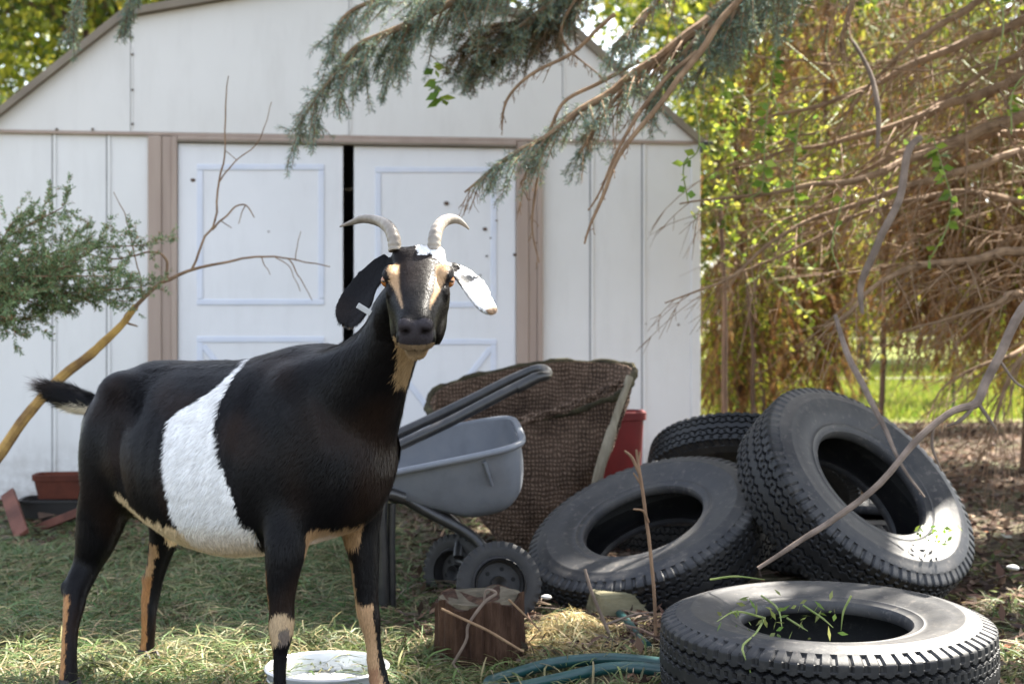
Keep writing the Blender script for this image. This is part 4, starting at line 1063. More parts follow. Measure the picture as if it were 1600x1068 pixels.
# lit spots to place: foliage is cut away along their sun rays
SPOTS = [(752, 452, 2.75, .055), (697, 366, 2.80, .036), (1450, 955, 3.10, .13), (1390, 985, 2.95, .09), (1300, 1005, 2.88, .05), (905, 872, 4.05, .075), (1000, 890, 4.05, .05), (1440, 845, 4.1, .085), (1330, 800, 4.15, .04), (1180, 672, 5.0, .10), (1080, 690, 4.8, .05),
         (350, 1030, 3.45, .11), (270, 1050, 3.35, .10), (40, 1030, 3.4, .13), (130, 1062, 3.3, .06), (520, 1048, 3.32, .09), (585, 1045, 3.3, .05), (880, 950, 3.8, .06), (860, 928, 3.9, .03), (1570, 900, 4.4, .12), (1590, 1010, 3.6, .10), (1560, 760, 6.0, .15), (770, 668, 4.35, .035), (640, 712, 4.2, .03), (850, 580, 4.5, .03),
         (600, 800, 4.1, .03), (900, 190, 4.7, .14), (610, 60, 4.85, .10), (1130, 60, 4.9, .2), (1250, 150, 6.5, .3), (1450, 300, 6.5, .35), (1350, 450, 6.5, .3), (1550, 110, 6.5, .3), (1200, 330, 7.0, .3), (1480, 560, 7, .25), (1400, 80, 6.5, .35), (1600, 250, 6.5, .35), (1300, 260, 6.2, .3), (1150, 480, 7.5, .3), (1520, 400, 6, .3), (1230, 420, 7.5, .3), (1460, 180, 7.5, .35), (1580, 20, 7.5, .4), (1350, 20, 7.5, .4), (990, 985, 3.6, .05), (1080, 1030, 3.35, .05), (1300, 655, 4.2, .04), (1480, 820, 4.0, .05), (960, 1050, 3.4, .05), (760, 1000, 3.3, .02)]
SPP = np.array([list(P(a, b_, c)) for a, b_, c, r_ in SPOTS]); SPR = np.array([s[3] for s in SPOTS]); SV = np.array(SUN)
def sunhole(c):
    ok = np.ones(len(c), bool)
    for p, r_ in zip(SPP, SPR):
        d = c - p; al = d @ SV; pr_ = np.linalg.norm(d - al[:, None] * SV, axis=1)
        ok &= ~((pr_ < r_ * 1.15 + .025) & (al > .3))
    return ok
def needles(segs, dens, nl, nw, pal, fwd=.7, jit=.3):
    segs = np.array(segs, float); a = segs[:, 0]; b_ = segs[:, 1]; L_ = np.linalg.norm(b_ - a, axis=1)
    cnt = rng.poisson(L_ * dens); i = np.repeat(np.arange(len(a)), cnt); n = len(i); u = rng.random(n)[:, None]
    c = a[i] * (1 - u) + b_[i] * u; t = unit(b_ - a)[i]
    ok = sunhole(c); c, t = c[ok], t[ok]; n = len(c)
    r_ = rng.normal(0, 1, (n, 3)); r_ = unit(r_ - t * np.sum(r_ * t, 1)[:, None]); d = unit(r_ + t * fwd)
    w = unit(np.cross(d, rng.normal(0, 1, (n, 3))))
    return rhombs(c, d, w, nl * rng.uniform(.6, 1.2, n), np.full(n, nw), pick(pal, n, jit))
def joinq(parts):
    V_, F_, C_ = [], [], []; o_ = 0
    for v, f, c in parts:
        V_.append(v); F_.append(f + o_); C_.append(c); o_ += len(v)
    return np.concatenate(V_), np.concatenate(F_), np.concatenate(C_)
def foliage(name, parts, mat, parent=None):
    V_, F_, C_ = joinq(parts)
    return link(name, mesh_np(name, V_, F_, C_), mat, parent)

# ------------------------------------------------------------------ grass and litter
HZ = np.array(spline(hpts, 60))
def blades(n, xr, yr, pal, ln, wd, lift, dens_fn=None, z0=0.0, straight=.5):
    Y = np.sqrt(rng.uniform(yr[0] ** 2, yr[1] ** 2, n)) if xr is None or True else 0
    px = rng.uniform(xr[0], xr[1], n); X = (px - 800) / F * Y
    if dens_fn is not None:
        k_ = rng.random(n) < dens_fn(X, Y, px); X, Y, px = X[k_], Y[k_], px[k_]; n = len(X)
    k_ = (np.hypot(X - pan.location.x, Y - pan.location.y) > .15) & (np.min(np.hypot(X[:, None] - HZ[None, :, 0], Y[:, None] - HZ[None, :, 1]), 1) > .045); X, Y, px = X[k_], Y[k_], px[k_]; n = len(X)
    az = rng.uniform(0, 2 * np.pi, n); L_ = ln * rng.uniform(.45, 1.3, n); el = rng.uniform(*lift, n)
    d = np.stack([np.cos(az), np.sin(az)], 1); bend = rng.normal(0, straight, n); K = 5
    pts = np.zeros((n, K, 3)); pts[:, 0] = np.stack([X, Y, hz(X, Y) + z0], 1)
    for k in range(1, K):
        e = el * (1 - 1.55 * (k - 1) / (K - 1)); a2 = az + bend * k / K
        st = (L_ / (K - 1))[:, None] * np.stack([np.cos(a2) * np.cos(e), np.sin(a2) * np.cos(e), np.sin(e)], 1)
        pts[:, k] = pts[:, k - 1] + st
    fl = hz(pts[..., 0], pts[..., 1]) + .004; pts[..., 2] = np.maximum(pts[..., 2], fl + z0 * .5)
    sd = np.stack([-np.sin(az), np.cos(az), rng.normal(0, .4, n)], 1); sd = unit(sd)
    w = wd * rng.uniform(.6, 1.3, n)
    prof_ = np.array([1, 1, .9, .65, .12])
    lf = pts - sd[:, None] * (w[:, None] * prof_)[..., None]; rt = pts + sd[:, None] * (w[:, None] * prof_)[..., None]
    V_ = np.stack([lf, rt], 2).reshape(n, K * 2, 3).reshape(-1, 3)
    base = (np.arange(n) * K * 2)[:, None]; fc = []
    for k in range(K - 1): fc.append(np.stack([base[:, 0] + 2 * k, base[:, 0] + 2 * k + 1, base[:, 0] + 2 * k + 3, base[:, 0] + 2 * k + 2], 1))
    cols = np.repeat(pick(pal, n, .3), K * 2, 0)
    return V_, np.concatenate(fc), cols
GRN = [(.045, .095, .024), (.062, .125, .034), (.082, .135, .045), (.11, .145, .055), (.15, .16, .07), (.20, .19, .09)]
FRS = [(.07, .11, .028), (.11, .15, .045), (.17, .16, .065), (.26, .21, .11), (.10, .11, .05)]
STR = [(.34, .27, .14), (.26, .20, .11), (.20, .15, .09), (.42, .34, .19), (.14, .10, .065)]
def patch(X, Y, sc=1.0): return .5 + .5 * np.sin(X * 2.9 * sc + 1.3 * np.sin(Y * 2.1 * sc)) * np.sin(Y * 3.7 * sc + X * 1.1)
left_d = lambda X, Y, px: np.clip(1.15 - np.clip((px - 590) / 110, 0, 1) * .93, 0, 1) * np.clip((6.35 - Y) / .7, .25, 1) * (.55 + .45 * patch(X, Y))
g = [blades(62000, (-60, 900), (2.85, 6.45), GRN, .105, .0021, (.05, .9), left_d, straight=.9),
     blades(12000, (-60, 680), (2.85, 3.75), FRS, .13, .0023, (.25, 1.2), lambda X, Y, px: .25 + .75 * patch(X, Y, 1.3), straight=.8),
     blades(9000, (-60, 700), (3.0, 6.2), STR, .14, .0017, (.02, .5), None, straight=1.0),
     blades(2600, (640, 1060), (2.85, 3.5), FRS, .10, .0024, (.3, 1.3), None, straight=.8),
     blades(900, (1540, 1680), (2.9, 4.4), FRS, .09, .0024, (.2, 1.2), None, straight=.8)]
o = foliage("grass", g, M_GRASS); tag(o, "matted grey green cut grass covering the yard around the goat", "grass", kind="stuff")
hay_d = lambda X, Y, px: np.exp(-((px - 890) / 62) ** 2 - ((Y - 3.75) / .16) ** 2) + .35 * np.exp(-((px - 1000) / 60) ** 2 - ((Y - 3.55) / .18) ** 2)
h1 = blades(26000, (700, 1100), (3.3, 4.1), [(.46, .36, .17), (.38, .28, .12), (.30, .21, .10), (.52, .44, .24), (.22, .22, .09)], .085, .0017, (.0, .9), hay_d, z0=.0, straight=1.2)
zz_ = h1[0]; pxv = 800 + F * zz_[:, 0] / zz_[:, 1]; zz_[:, 2] += .075 * np.exp(-((pxv - 890) / 50) ** 2 - ((zz_[:, 1] - 3.78) / .12) ** 2) * np.repeat(rng.random(len(zz_) // 10), 10) * np.tile(np.repeat([.75, .9, 1, 1.05, 1.0], 2), len(zz_) // 10)
o = foliage("hay", [h1], M_GRASS); tag(o, "loose pale hay heaped between the log and the timber block", "hay", kind="stuff")
# brown leaf and twig litter, right hand side and under the cart
def litter(n, xr, yr, pal, L_, W_, dens=None, up=.5):
    Y = np.sqrt(rng.uniform(yr[0] ** 2, yr[1] ** 2, n)); px = rng.uniform(xr[0], xr[1], n); X = (px - 800) / F * Y
    if dens is not None:
        k_ = rng.random(n) < dens(X, Y, px); X, Y = X[k_], Y[k_]; n = len(X)
    k_ = (np.hypot((X - .55) / .75, Y - 5.0) > .75) | (rng.random(n) < .12); X, Y = X[k_], Y[k_]; n = len(X)
    d = unit(np.stack([rng.normal(0, 1, n), rng.normal(0, 1, n), rng.normal(0, .3, n)], 1)); nn_ = unit(np.stack([rng.normal(0, up, n), rng.normal(0, up, n), np.ones(n)], 1)); w = unit(np.cross(d, nn_))
    c = np.stack([X, Y, hz(X, Y) + rng.uniform(.004, .03, n)], 1)
    return rhombs(c, d, w, L_ * rng.uniform(.5, 1.4, n), W_ * rng.uniform(.5, 1.3, n), pick(pal, n, .35))
BRN_ = [(.06, .035, .024), (.09, .053, .035), (.13, .08, .054), (.04, .025, .02), (.18, .115, .075), (.08, .06, .046)]
lt = [litter(16000, (980, 1720), (3.0, 11.8), BRN_, .05, .024), litter(9000, (560, 1080), (3.55, 6.8), BRN_, .045, .015, lambda X, Y, px: np.clip((px - 560) / 120, 0, 1)), litter(2600, (-60, 330), (5.2, 6.6), BRN_, .05, .02),
      litter(420, (1100, 1720), (3.2, 9), [(.38, .34, .30), (.30, .22, .15), (.24, .10, .05)], .045, .022), litter(1500, (1380, 1720), (3.0, 5.2), [(.10, .13, .04), (.16, .17, .06), (.20, .15, .08)], .04, .012)]
o = foliage("leaf_litter", lt, M_LITTER); tag(o, "brown dead leaf and twig litter over bare ground round the tyres", "litter", kind="stuff")
tw = [blades(5200, (600, 1080), (3.5, 6.6), [(.10, .068, .05), (.17, .12, .09), (.25, .19, .15)], .16, .0026, (.0, .5), None, straight=.35), blades(5200, (1000, 1700), (3.0, 11.5), [(.09, .06, .045), (.15, .105, .08), (.22, .17, .13)], .16, .0026, (.0, .5), None, straight=.35)]
o = foliage("twig_litter", tw, M_LITTER); tag(o, "fine broken twigs strewn over the bare brown ground", "litter", kind="stuff")
# lawn tufts
n = 42000; Y = np.sqrt(rng.uniform(11.9 ** 2, 24 ** 2, n)); px = rng.uniform(1040, 1680, n); X = (px - 800) / F * Y
d = unit(np.stack([rng.normal(0, .4, n), rng.normal(0, .4, n), np.ones(n)], 1)); w = unit(np.cross(d, rng.normal(0, 1, (n, 3))))
o = foliage("lawn_grass", [rhombs(np.stack([X, Y, np.zeros(n)], 1), d, w, rng.uniform(.06, .17, n), rng.uniform(.010, .018, n), pick([(.12, .16, .018), (.17, .19, .026), (.20, .20, .045), (.08, .12, .016)], n))], M_LEAF); tag(o, "bright sunlit lawn grass beyond the trees", "grass", kind="stuff")
# green stems straggling over the front tyres
q = MB()
for pts in ([(1195, 965, 3.2), (1180, 990, 3.0), (1160, 1010, 2.92), (1170, 1040, 2.9), (1180, 1075, 2.9)], [(1190, 930, 3.3), (1215, 950, 3.2), (1222, 980, 3.15)], [(1330, 930, 3.2), (1318, 955, 3.2), (1314, 985, 3.2)], [(1255, 945, 3.25), (1285, 965, 3.2), (1302, 980, 3.15)], [(1110, 905, 3.4), (1150, 900, 3.35), (1195, 905, 3.3)], [(1195, 965, 3.2), (1150, 955, 3.1), (1120, 970, 3.0)], [(1230, 965, 3.2), (1262, 985, 3.1)]):
    q.tube([P(*p) for p in spline(pts, 14)], [.0026] * 8 + [.002, .0018, .0016, .0014, .001, .0008], 5)
wd = empty("weed", P(1195, 965, 3.2)); tag(wd, "thin green weed growing up through the flat front tyre", "weed")
M_STEMG = pm("green_stem", [(.3, (.12, .17, .04)), (.7, (.24, .27, .09))], 20, .6, .3, bs=0)
q.build("stem", M_STEMG, wd)
n = 60; c = np.array([list(P(rng.uniform(1120, 1310), rng.uniform(930, 1010), rng.uniform(3.0, 3.25))) for _ in range(n)]); d = unit(rng.normal(0, 1, (n, 3)) + [0, 0, .6]); w = unit(np.cross(d, rng.normal(0, 1, (n, 3))))
c[:, 2] = np.clip(c[:, 2], .12, .24)
foliage("leaves", [rhombs(c, d, w, rng.uniform(.015, .035, n), rng.uniform(.005, .011, n), pick([(.12, .18, .04), (.2, .22, .07)], n))], M_LEAF, wd)
def sprig(px, py, Y, label, n=70, s=.05):
    c0 = P(px, py, Y); n_ = n; c = np.array(list(c0)) + rng.normal(0, 1, (n_, 3)) * [s, s * .7, s * .35]; d = unit(rng.normal(0, 1, (n_, 3)) + [0, 0, .5]); w = unit(np.cross(d, rng.normal(0, 1, (n_, 3))))
    o = foliage("sprig", [rhombs(c, d, w, rng.uniform(.012, .03, n_), rng.uniform(.006, .014, n_), pick([(.12, .20, .03), (.22, .30, .05), (.07, .12, .025)], n_))], M_LEAF); tag(o, label, "weed")
sprig(1455, 832, 4.02, "small green sprig caught inside the lip of the propped tyre", 34, .03)
sprig(1195, 1040, 2.98, "small green weed growing against the flat front tyre", 30, .03)
sprig(880, 1070, 3.3, "round leaved green weed beside the garden hose", 50, .03)

# ------------------------------------------------------------------ juniper on the left
jun = empty("juniper_shrub", P(-170, 800, 4.7)); jun.location.z = 0; tag(jun, "grey green juniper shrub reaching in from the left edge", "shrub")
q = MB(); segs = []; q.tube([Vector((jun.location.x, jun.location.y, -.02)), P(-150, 650, 4.7), P(-110, 520, 4.68), P(-70, 450, 4.66)], [.03, .027, .022, .016], 8)
ends = [(98, 308, 4.6), (60, 345, 4.7), (20, 330, 4.55), (150, 372, 4.62), (234, 366, 4.7), (222, 432, 4.72), (190, 400, 4.6), (150, 445, 4.65), (100, 400, 4.5), (70, 465, 4.6), (20, 492, 4.65), (-10, 420, 4.5), (40, 400, 4.75), (120, 350, 4.8), (200, 455, 4.75), (5, 470, 4.5), (80, 430, 4.8), (170, 415, 4.5), (30, 445, 4.45), (60, 385, 4.55), (110, 460, 4.7)]
J0 = P(-70, 450, 4.66)
for e in ends:
    E_ = P(e[0], e[1] + 16, e[2]); m_ = J0.lerp(E_, .5) + Vector((rng.normal(0, .03), rng.normal(0, .03), rng.normal(-.02, .03))); L_ = [Vector(p) for p in spline([J0, m_, E_], 12)]
    q.tube(L_, np.linspace(.007, .0016, 12), 5)
    for k in range(6, 12):
        for _ in range(4):
            dirn = (L_[k] - L_[k - 1]).normalized() + Vector(rng.normal(0, .75, 3)); dirn.normalize(); dirn.z += .15; b1 = L_[k] + dirn * rng.uniform(.03, .11)
            segs.append((L_[k], b1))
            for _ in range(3):
                d2 = (dirn + Vector(rng.normal(0, .6, 3))).normalized(); s0 = L_[k].lerp(b1, rng.uniform(.3, 1)); segs.append((s0, s0 + d2 * rng.uniform(.015, .04)))
q.build("stem", M_TWIG, jun)
JP = [(.12, .19, .085), (.16, .24, .11), (.20, .28, .13), (.09, .14, .06), (.27, .33, .15), (.26, .16, .08)]
foliage("foliage", [needles(segs, 640, .014, .0034, JP, .9)], M_NEEDLE, jun)

# ------------------------------------------------------------------ big spruce: trunk off to the right, boughs over the yard
TX, TY = 3.05, 6.15
spr = empty("spruce_tree", (TX, TY, 0)); tag(spr, "large blue green spruce whose boughs hang over the shed and tyres", "tree")
q = MB(); q.tube([(TX + .03 * math.sin(z), TY + .03 * math.cos(z * .7), z) for z in np.linspace(-.1, 11, 24)], [.20 * (1 - z / 11.6) + .012 for z in np.linspace(-.1, 11, 24)], 14); q.build("trunk", M_BARK, spr)
nsegs = []; thin = []
def bough(pts, needle=True, twL=.20, nt=26, start=.2, wt=.35, droop=.5, mat=None, rscale=1.0, bare_end=0.0, par=None):
    """limb through px,py,depth,half width; side twigs are part of its mesh"""
    s = spline(pts, 40); cs = [P(a[0], a[1], a[2]) for a in s]
    cs = [p + Vector((mnoise.noise(p * 5), mnoise.noise(p * 5 + Vector((5, 0, 0))), mnoise.noise(p * 5 + Vector((0, 5, 0))))) * .018 for p in cs]
    rr = [max(.0012, a[3] * a[2] / F * rscale) for a in s]; mb = MB(); mb.tube(cs, rr, 8)
    for k in range(nt):
        t = start + (1 - start) * (k + rng.random()) / nt; i = min(38, int(t * 39)); p = cs[i]; tg = (cs[i + 1] - cs[max(i - 1, 0)]).normalized()
        side = tg.cross(Vector((0, 0, 1))).normalized() * (1 if k % 2 else -1)
        d = (tg * rng.uniform(.35, .9) + side * rng.uniform(.3, .9) + Vector((0, 0, -droop * rng.uniform(.2, 1.3))) + Vector(rng.normal(0, .2, 3))).normalized()
        L_ = twL * rng.uniform(.45, 1.25) * (1.15 - .65 * t); m1 = p + d * L_ * .5 + Vector((0, 0, -.02 * L_)); e = p + d * L_ + Vector((0, 0, -droop * .25 * L_))
        tw_ = [Vector(x) for x in spline([p, m1, e], 7)]; mb.tube(tw_, np.linspace(max(.0016, rr[i] * wt), .0009, 7), 5, caps=False)
        nd = needle and t < 1 - bare_end
        if nd:
            for j in range(6): nsegs.append((tw_[j], tw_[j + 1]))
        for _ in range(3 if needle else 2):
            f_ = rng.uniform(.3, .95); p2 = tw_[int(f_ * 6)]; d2 = (d + Vector(rng.normal(0, .6, 3)) + Vector((0, 0, -.3))).normalized(); e2 = p2 + d2 * L_ * rng.uniform(.2, .45)
            mb.tube([p2, p2.lerp(e2, .5) + Vector(rng.normal(0, .004, 3)), e2], [.0014, .0011, .0007], 4, caps=False)
            if nd: nsegs.append((p2, e2))
    if needle:
        for i in range(int(start * 39), 39):
            if i / 39 < 1 - bare_end: nsegs.append((cs[i], cs[i + 1]))
    return mb.build("limb", mat or M_TWIG, par or spr)
# needled boughs along the top
bough([(1760, -420, 5.9, 14), (1450, -460, 5.6, 12), (1150, -340, 5.3, 10), (960, -160, 5.1, 8), (830, -70, 5.0, 7), (700, 5, 4.9, 6), (600, 50, 4.85, 5), (545, 85, 4.82, 4), (500, 150, 4.8, 3), (470, 195, 4.8, 2)], True, .28, 56, .42, droop=.55)
bough([(1000, -150, 5.1, 7), (880, -80, 5.0, 6), (760, -20, 4.95, 5), (660, 20, 4.9, 4), (590, 60, 4.9, 3), (560, 120, 4.9, 2)], True, .25, 46, .15, droop=.6)
bough([(820, -90, 4.95, 6), (720, -40, 4.9, 5), (620, -10, 4.85, 4), (540, 30, 4.82, 3), (515, 90, 4.8, 2)], True, .24, 36, .1, droop=.5)
bough([(1300, -260, 5.4, 8), (1050, -120, 5.2, 6), (900, -20, 5.1, 5), (830, 30, 5.1, 4), (770, 70, 5.1, 3), (730, 105, 5.1, 2)], True, .26, 44, .35, droop=.45)
bough([(1760, -200, 5.8, 15), (1450, -120, 5.4, 13), (1220, -40, 5.1, 11), (1080, 50, 4.9, 9), (985, 120, 4.8, 7), (900, 180, 4.72, 5.5), (840, 220, 4.7, 4), (775, 262, 4.68, 3), (727, 302, 4.66, 1.6)], True, .24, 62, .32, droop=.55, bare_end=.10)
bough([(1400, -140, 5.2, 8), (1200, -40, 5.0, 7), (1090, 40, 4.95, 6), (1010, 110, 4.9, 4), (950, 170, 4.85, 3), (905, 240, 4.8, 2)], True, .26, 52, .2, droop=.5)
bough([(1500, -150, 5.0, 7), (1360, -60, 4.9, 6), (1330, 20, 4.85, 4), (1318, 60, 4.85, 2.5), (1316, 86, 4.85, 1.5)], True, .14, 24, .35, droop=.7)
bough([(1250, -150, 5.0, 7), (1190, -60, 4.9, 6), (1150, 10, 4.85, 4), (1130, 70, 4.85, 2.5)], True, .22, 34, .3, droop=.7)
bough([(1150, -120, 4.8, 6), (1060, -30, 4.75, 5), (1000, 30, 4.7, 4), (960, 75, 4.7, 2.5)], True, .22, 34, .2, droop=.6)
bough([(330, -200, 5.2, 6), (240, -90, 5.1, 5), (205, -20, 5.1, 3.5), (190, 35, 5.1, 2)], True, .15, 26, .4, droop=.8)
bough([(240, -160, 5.2, 6), (150, -60, 5.1, 5), (118, 10, 5.1, 3.5), (112, 60, 5.1, 2)], True, .14, 22, .4, droop=.8)
bough([(900, -120, 5.0, 6), (800, -60, 4.95, 5), (700, -20, 4.9, 4), (640, 40, 4.88, 3), (610, 95, 4.86, 2)], True, .24, 44, .1, droop=.6)
bough([(1050, -100, 5.1, 6), (930, -50, 5.1, 5), (860, 10, 5.05, 4), (800, 50, 5.0, 3)], True, .24, 40, .1, droop=.6)
bough([(1320, -120, 5.0, 7), (1230, -50, 4.95, 6), (1140, 20, 4.9, 5), (1060, 90, 4.85, 4), (1010, 170, 4.8, 3)], True, .28, 50, .1, droop=.6)
bough([(1420, -150, 5.2, 7), (1290, -70, 5.1, 6), (1200, 0, 5.05, 5), (1130, 60, 5.0, 3.5), (1090, 120, 5.0, 2)], True, .28, 48, .1, droop=.7)
# bare branchlets hanging in front of the gable
for pts in ([(1180, -40, 4.8, 6), (1110, 60, 4.7, 5.5), (1060, 130, 4.65, 5), (1005, 190, 4.6, 4.2), (965, 250, 4.58, 3.6), (935, 320, 4.56, 3), (920, 384, 4.55, 1.6)], [(1090, 80, 4.7, 4), (1020, 150, 4.65, 3.5), (985, 195, 4.62, 3), (955, 260, 4.6, 2.4), (918, 330, 4.6, 1.3)], [(1000, 100, 4.7, 3.5), (900, 150, 4.75, 3), (865, 190, 4.75, 2.6), (850, 240, 4.75, 2.2), (835, 330, 4.75, 1.8), (842, 415, 4.75, 1)],
            [(960, 20, 4.9, 3.5), (900, 70, 4.9, 3), (830, 120, 4.9, 2.6), (795, 160, 4.9, 2.2), (788, 205, 4.9, 1.2)], [(850, 235, 4.75, 1.5), (825, 265, 4.75, 1.2), (810, 330, 4.75, .9)], [(1060, 60, 4.8, 2.6), (1000, 135, 4.8, 2), (925, 190, 4.8, 1.4), (915, 225, 4.8, 1)], [(905, -10, 5, 3), (880, 50, 5, 2.4), (900, 90, 5, 1.6), (950, 130, 5, 1)]):
    bough(pts, False, .07, 14, .3, droop=.4)
# dead lower limbs running in from the right
for pts in ([(1790, 120, 6.2, 22), (1640, 165, 5.9, 17), (1450, 238, 5.6, 12), (1330, 280, 5.4, 8), (1200, 302, 5.3, 5), (1060, 322, 5.2, 2)], [(1790, 30, 6.2, 20), (1620, 110, 6.0, 15), (1480, 165, 5.8, 11), (1340, 215, 5.7, 7), (1230, 235, 5.7, 4), (1140, 262, 5.7, 2)],
            [(1790, 390, 6.2, 16), (1600, 393, 5.5, 12), (1500, 408, 5.3, 10), (1430, 416, 5.2, 8), (1370, 448, 5.1, 6), (1320, 490, 5.0, 5), (1288, 512, 5.0, 3)], [(1790, 210, 6.2, 16), (1600, 240, 5.9, 11), (1440, 285, 5.6, 8), (1300, 330, 5.5, 6), (1210, 378, 5.4, 5), (1130, 440, 5.3, 3.5), (1038, 474, 5.2, 1.6)],
            [(1790, -60, 6.2, 20), (1600, 30, 5.9, 14), (1430, 100, 5.7, 9), (1300, 160, 5.6, 6), (1180, 190, 5.6, 3)], [(1790, 290, 6.3, 16), (1640, 320, 6.0, 10), (1500, 300, 5.8, 7), (1360, 330, 5.7, 5), (1200, 410, 5.6, 3), (1110, 440, 5.6, 1.5)],
            [(1790, 330, 6.3, 14), (1620, 440, 5.8, 9), (1560, 470, 5.4, 6), (1480, 500, 5.3, 4), (1400, 520, 5.3, 2)], [(1790, -150, 6.1, 18), (1560, -20, 5.8, 11), (1440, 60, 5.6, 7), (1360, 130, 5.6, 4), (1280, 240, 5.6, 2)], [(1790, 460, 6.3, 12), (1640, 520, 5.9, 8), (1560, 560, 5.7, 5), (1480, 600, 5.7, 3), (1455, 640, 5.7, 1.5)],
            [(1790, 150, 6.3, 16), (1640, 200, 6.1, 12), (1520, 215, 6.0, 9), (1380, 250, 6.0, 6), (1260, 330, 6.0, 3), (1180, 350, 6, 1.5)], [(1720, 50, 6.0, 10), (1560, 100, 5.9, 7), (1430, 190, 5.9, 5), (1330, 270, 5.9, 3), (1230, 300, 5.9, 1.5)], [(1700, 480, 5.6, 8), (1600, 560, 5.4, 6), (1560, 640, 5.4, 4), (1545, 700, 5.4, 2)]):
    bough(pts, False, .50, 30, .10, wt=.30, droop=.5, rscale=.62)
# tangle of fine drooping dead twigs
mb = MB()
for _ in range(250):
    Yt = rng.uniform(5.3, 7.4); e = P(rng.uniform(1240, 1700), rng.uniform(-40, 430), Yt); L_ = rng.uniform(.25, .8)
    dx = -rng.uniform(.25, 1.0) * L_; dz = rng.uniform(-.75, .12) * L_
    pts = [Vector(p) for p in spline([e, e + Vector((dx * .5, rng.normal(0, .05), dz * .30)), e + Vector((dx * .85, rng.normal(0, .06), dz * .75)), e + Vector((dx, rng.normal(0, .08), dz * 1.15))], 9)]
    mb.tube(pts, np.linspace(rng.uniform(.0018, .0042), .0008, 9), 4, caps=False)
    for _k in range(rng.integers(2, 7)):
        i = int(rng.integers(1, 8)); d2 = Vector((-.5 + rng.normal(0, .5), rng.normal(0, .4), -.6 + rng.normal(0, .4))).normalized() * rng.uniform(.05, .17)
        mb.tube([pts[i], pts[i] + d2 * .5 + Vector((0, 0, -.006)), pts[i] + d2 + Vector((0, 0, -.02))], [.0014, .0011, .0006], 3, caps=False)
mb.build("dead_twigs", M_TWIG, spr)
# grey hooked branches hanging clear of the rest
for pts in ([(1440, 215, 4.9, 5), (1424, 235, 4.85, 6), (1405, 310, 4.8, 6), (1370, 380, 4.8, 6), (1347, 440, 4.8, 5.5), (1346, 490, 4.8, 3)], [(1330, 60, 5.0, 2.5), (1358, 115, 4.95, 4), (1368, 170, 4.9, 4.2), (1374, 228, 4.9, 3)], [(1305, 495, 4.5, 3.5), (1322, 550, 4.4, 5), (1352, 610, 4.3, 5), (1378, 662, 4.2, 4.2), (1400, 715, 4.1, 3), (1442, 782, 4.05, 1.6)]):
    bough(pts, False, .05, 4, .3, mat=M_GREYTWIG, droop=.3)
dk = nsegs; nsegs = []
bough([(1000, -140, 5.1, 6), (930, -50, 5.1, 5), (880, 5, 5.1, 4), (820, 30, 5.1, 3.5), (760, 45, 5.1, 3), (712, 80, 5.1, 2)], True, .24, 60, .25, droop=.5)
bough([(940, -60, 5.15, 5), (900, 10, 5.15, 4), (850, 50, 5.12, 3), (790, 75, 5.1, 2.5), (745, 108, 5.1, 1.6)], True, .20, 44, .25, droop=.55)
foliage("dead_needles", [needles(nsegs, 620, .019, .0022, [(.10, .085, .04), (.075, .065, .035), (.14, .10, .05), (.06, .06, .03), (.18, .12, .06)], .75)], M_NEEDLE, spr)
nsegs = dk
SP = [(.14, .215, .18), (.18, .26, .22), (.11, .165, .13), (.24, .32, .26), (.17, .21, .11), (.30, .31, .15)]
foliage("needles", [needles(nsegs, 720, .020, .0021, SP, .75)], M_NEEDLE, spr)
# unseen crown above the frame, cut open along the chosen sun rays
def conifer_crown(cx_, cy_, z0, z1, r0, n, pal, hole=True, L_=.16, W_=.05):
    z = z0 + (z1 - z0) * rng.beta(1.05, 1.9, n); rmax = r0 * (1 - (z - z0) / (z1 - z0)) ** .8 + .15
    nb = 190; ba = rng.uniform(0, 2 * np.pi, nb); bz_ = z0 + (z1 - z0) * rng.beta(1.0, 1.8, nb); k = rng.integers(0, nb, n)
    rb = r0 * (1 - (bz_[k] - z0) / (z1 - z0)) ** .8 + .15; r_ = rb * np.sqrt(rng.random(n)); a = ba[k] + rng.normal(0, .16, n)
    zz = bz_[k] - .10 * r_ ** 1.3 * .6 + rng.normal(0, .07, n) + .25
    c = np.stack([cx_ + r_ * np.cos(a), cy_ + r_ * np.sin(a), zz], 1)
    d = unit(np.stack([np.cos(a) + rng.normal(0, .5, n), np.sin(a) + rng.normal(0, .5, n), rng.normal(-.25, .3, n)], 1)); w = unit(np.cross(d, rng.normal(0, .5, (n, 3)) + [0, 0, 1]))
    top = H + (500 + 60) / F * np.maximum(c[:, 1], 2.0); m_ = c[:, 2] > top
    if hole: m_ &= sunhole(c) & sunhole(c + d * L_) & sunhole(c + d * L_ * .5)
    c, d, w = c[m_], d[m_], w[m_]; n = len(c)
    return rhombs(c, d, w, L_ * rng.uniform(.6, 1.4, n), W_ * rng.uniform(.6, 1.3, n), pick(pal, n, .25))
foliage("crown", [conifer_crown(TX, TY, 2.7, 10.8, 3.5, 60000, SP, L_=.20, W_=.07)], M_NEEDLE, spr)
shade_spruce = empty("spruce_tree", (5.6, 8.6, 0)); tag(shade_spruce, "added unseen spruce outside the right edge, put in to shade the litter behind the tyres", "tree")  # added out of view to shade the ground behind the tyres
q = MB(); q.tube([(5.6, 8.6, z) for z in np.linspace(-.1, 8, 12)], np.linspace(.17, .02, 12), 12); q.build("trunk", M_BARK, shade_spruce)
foliage("crown", [conifer_crown(5.6, 8.6, 2.2, 8, 2.5, 20000, SP, L_=.22, W_=.075)], M_NEEDLE, shade_spruce)

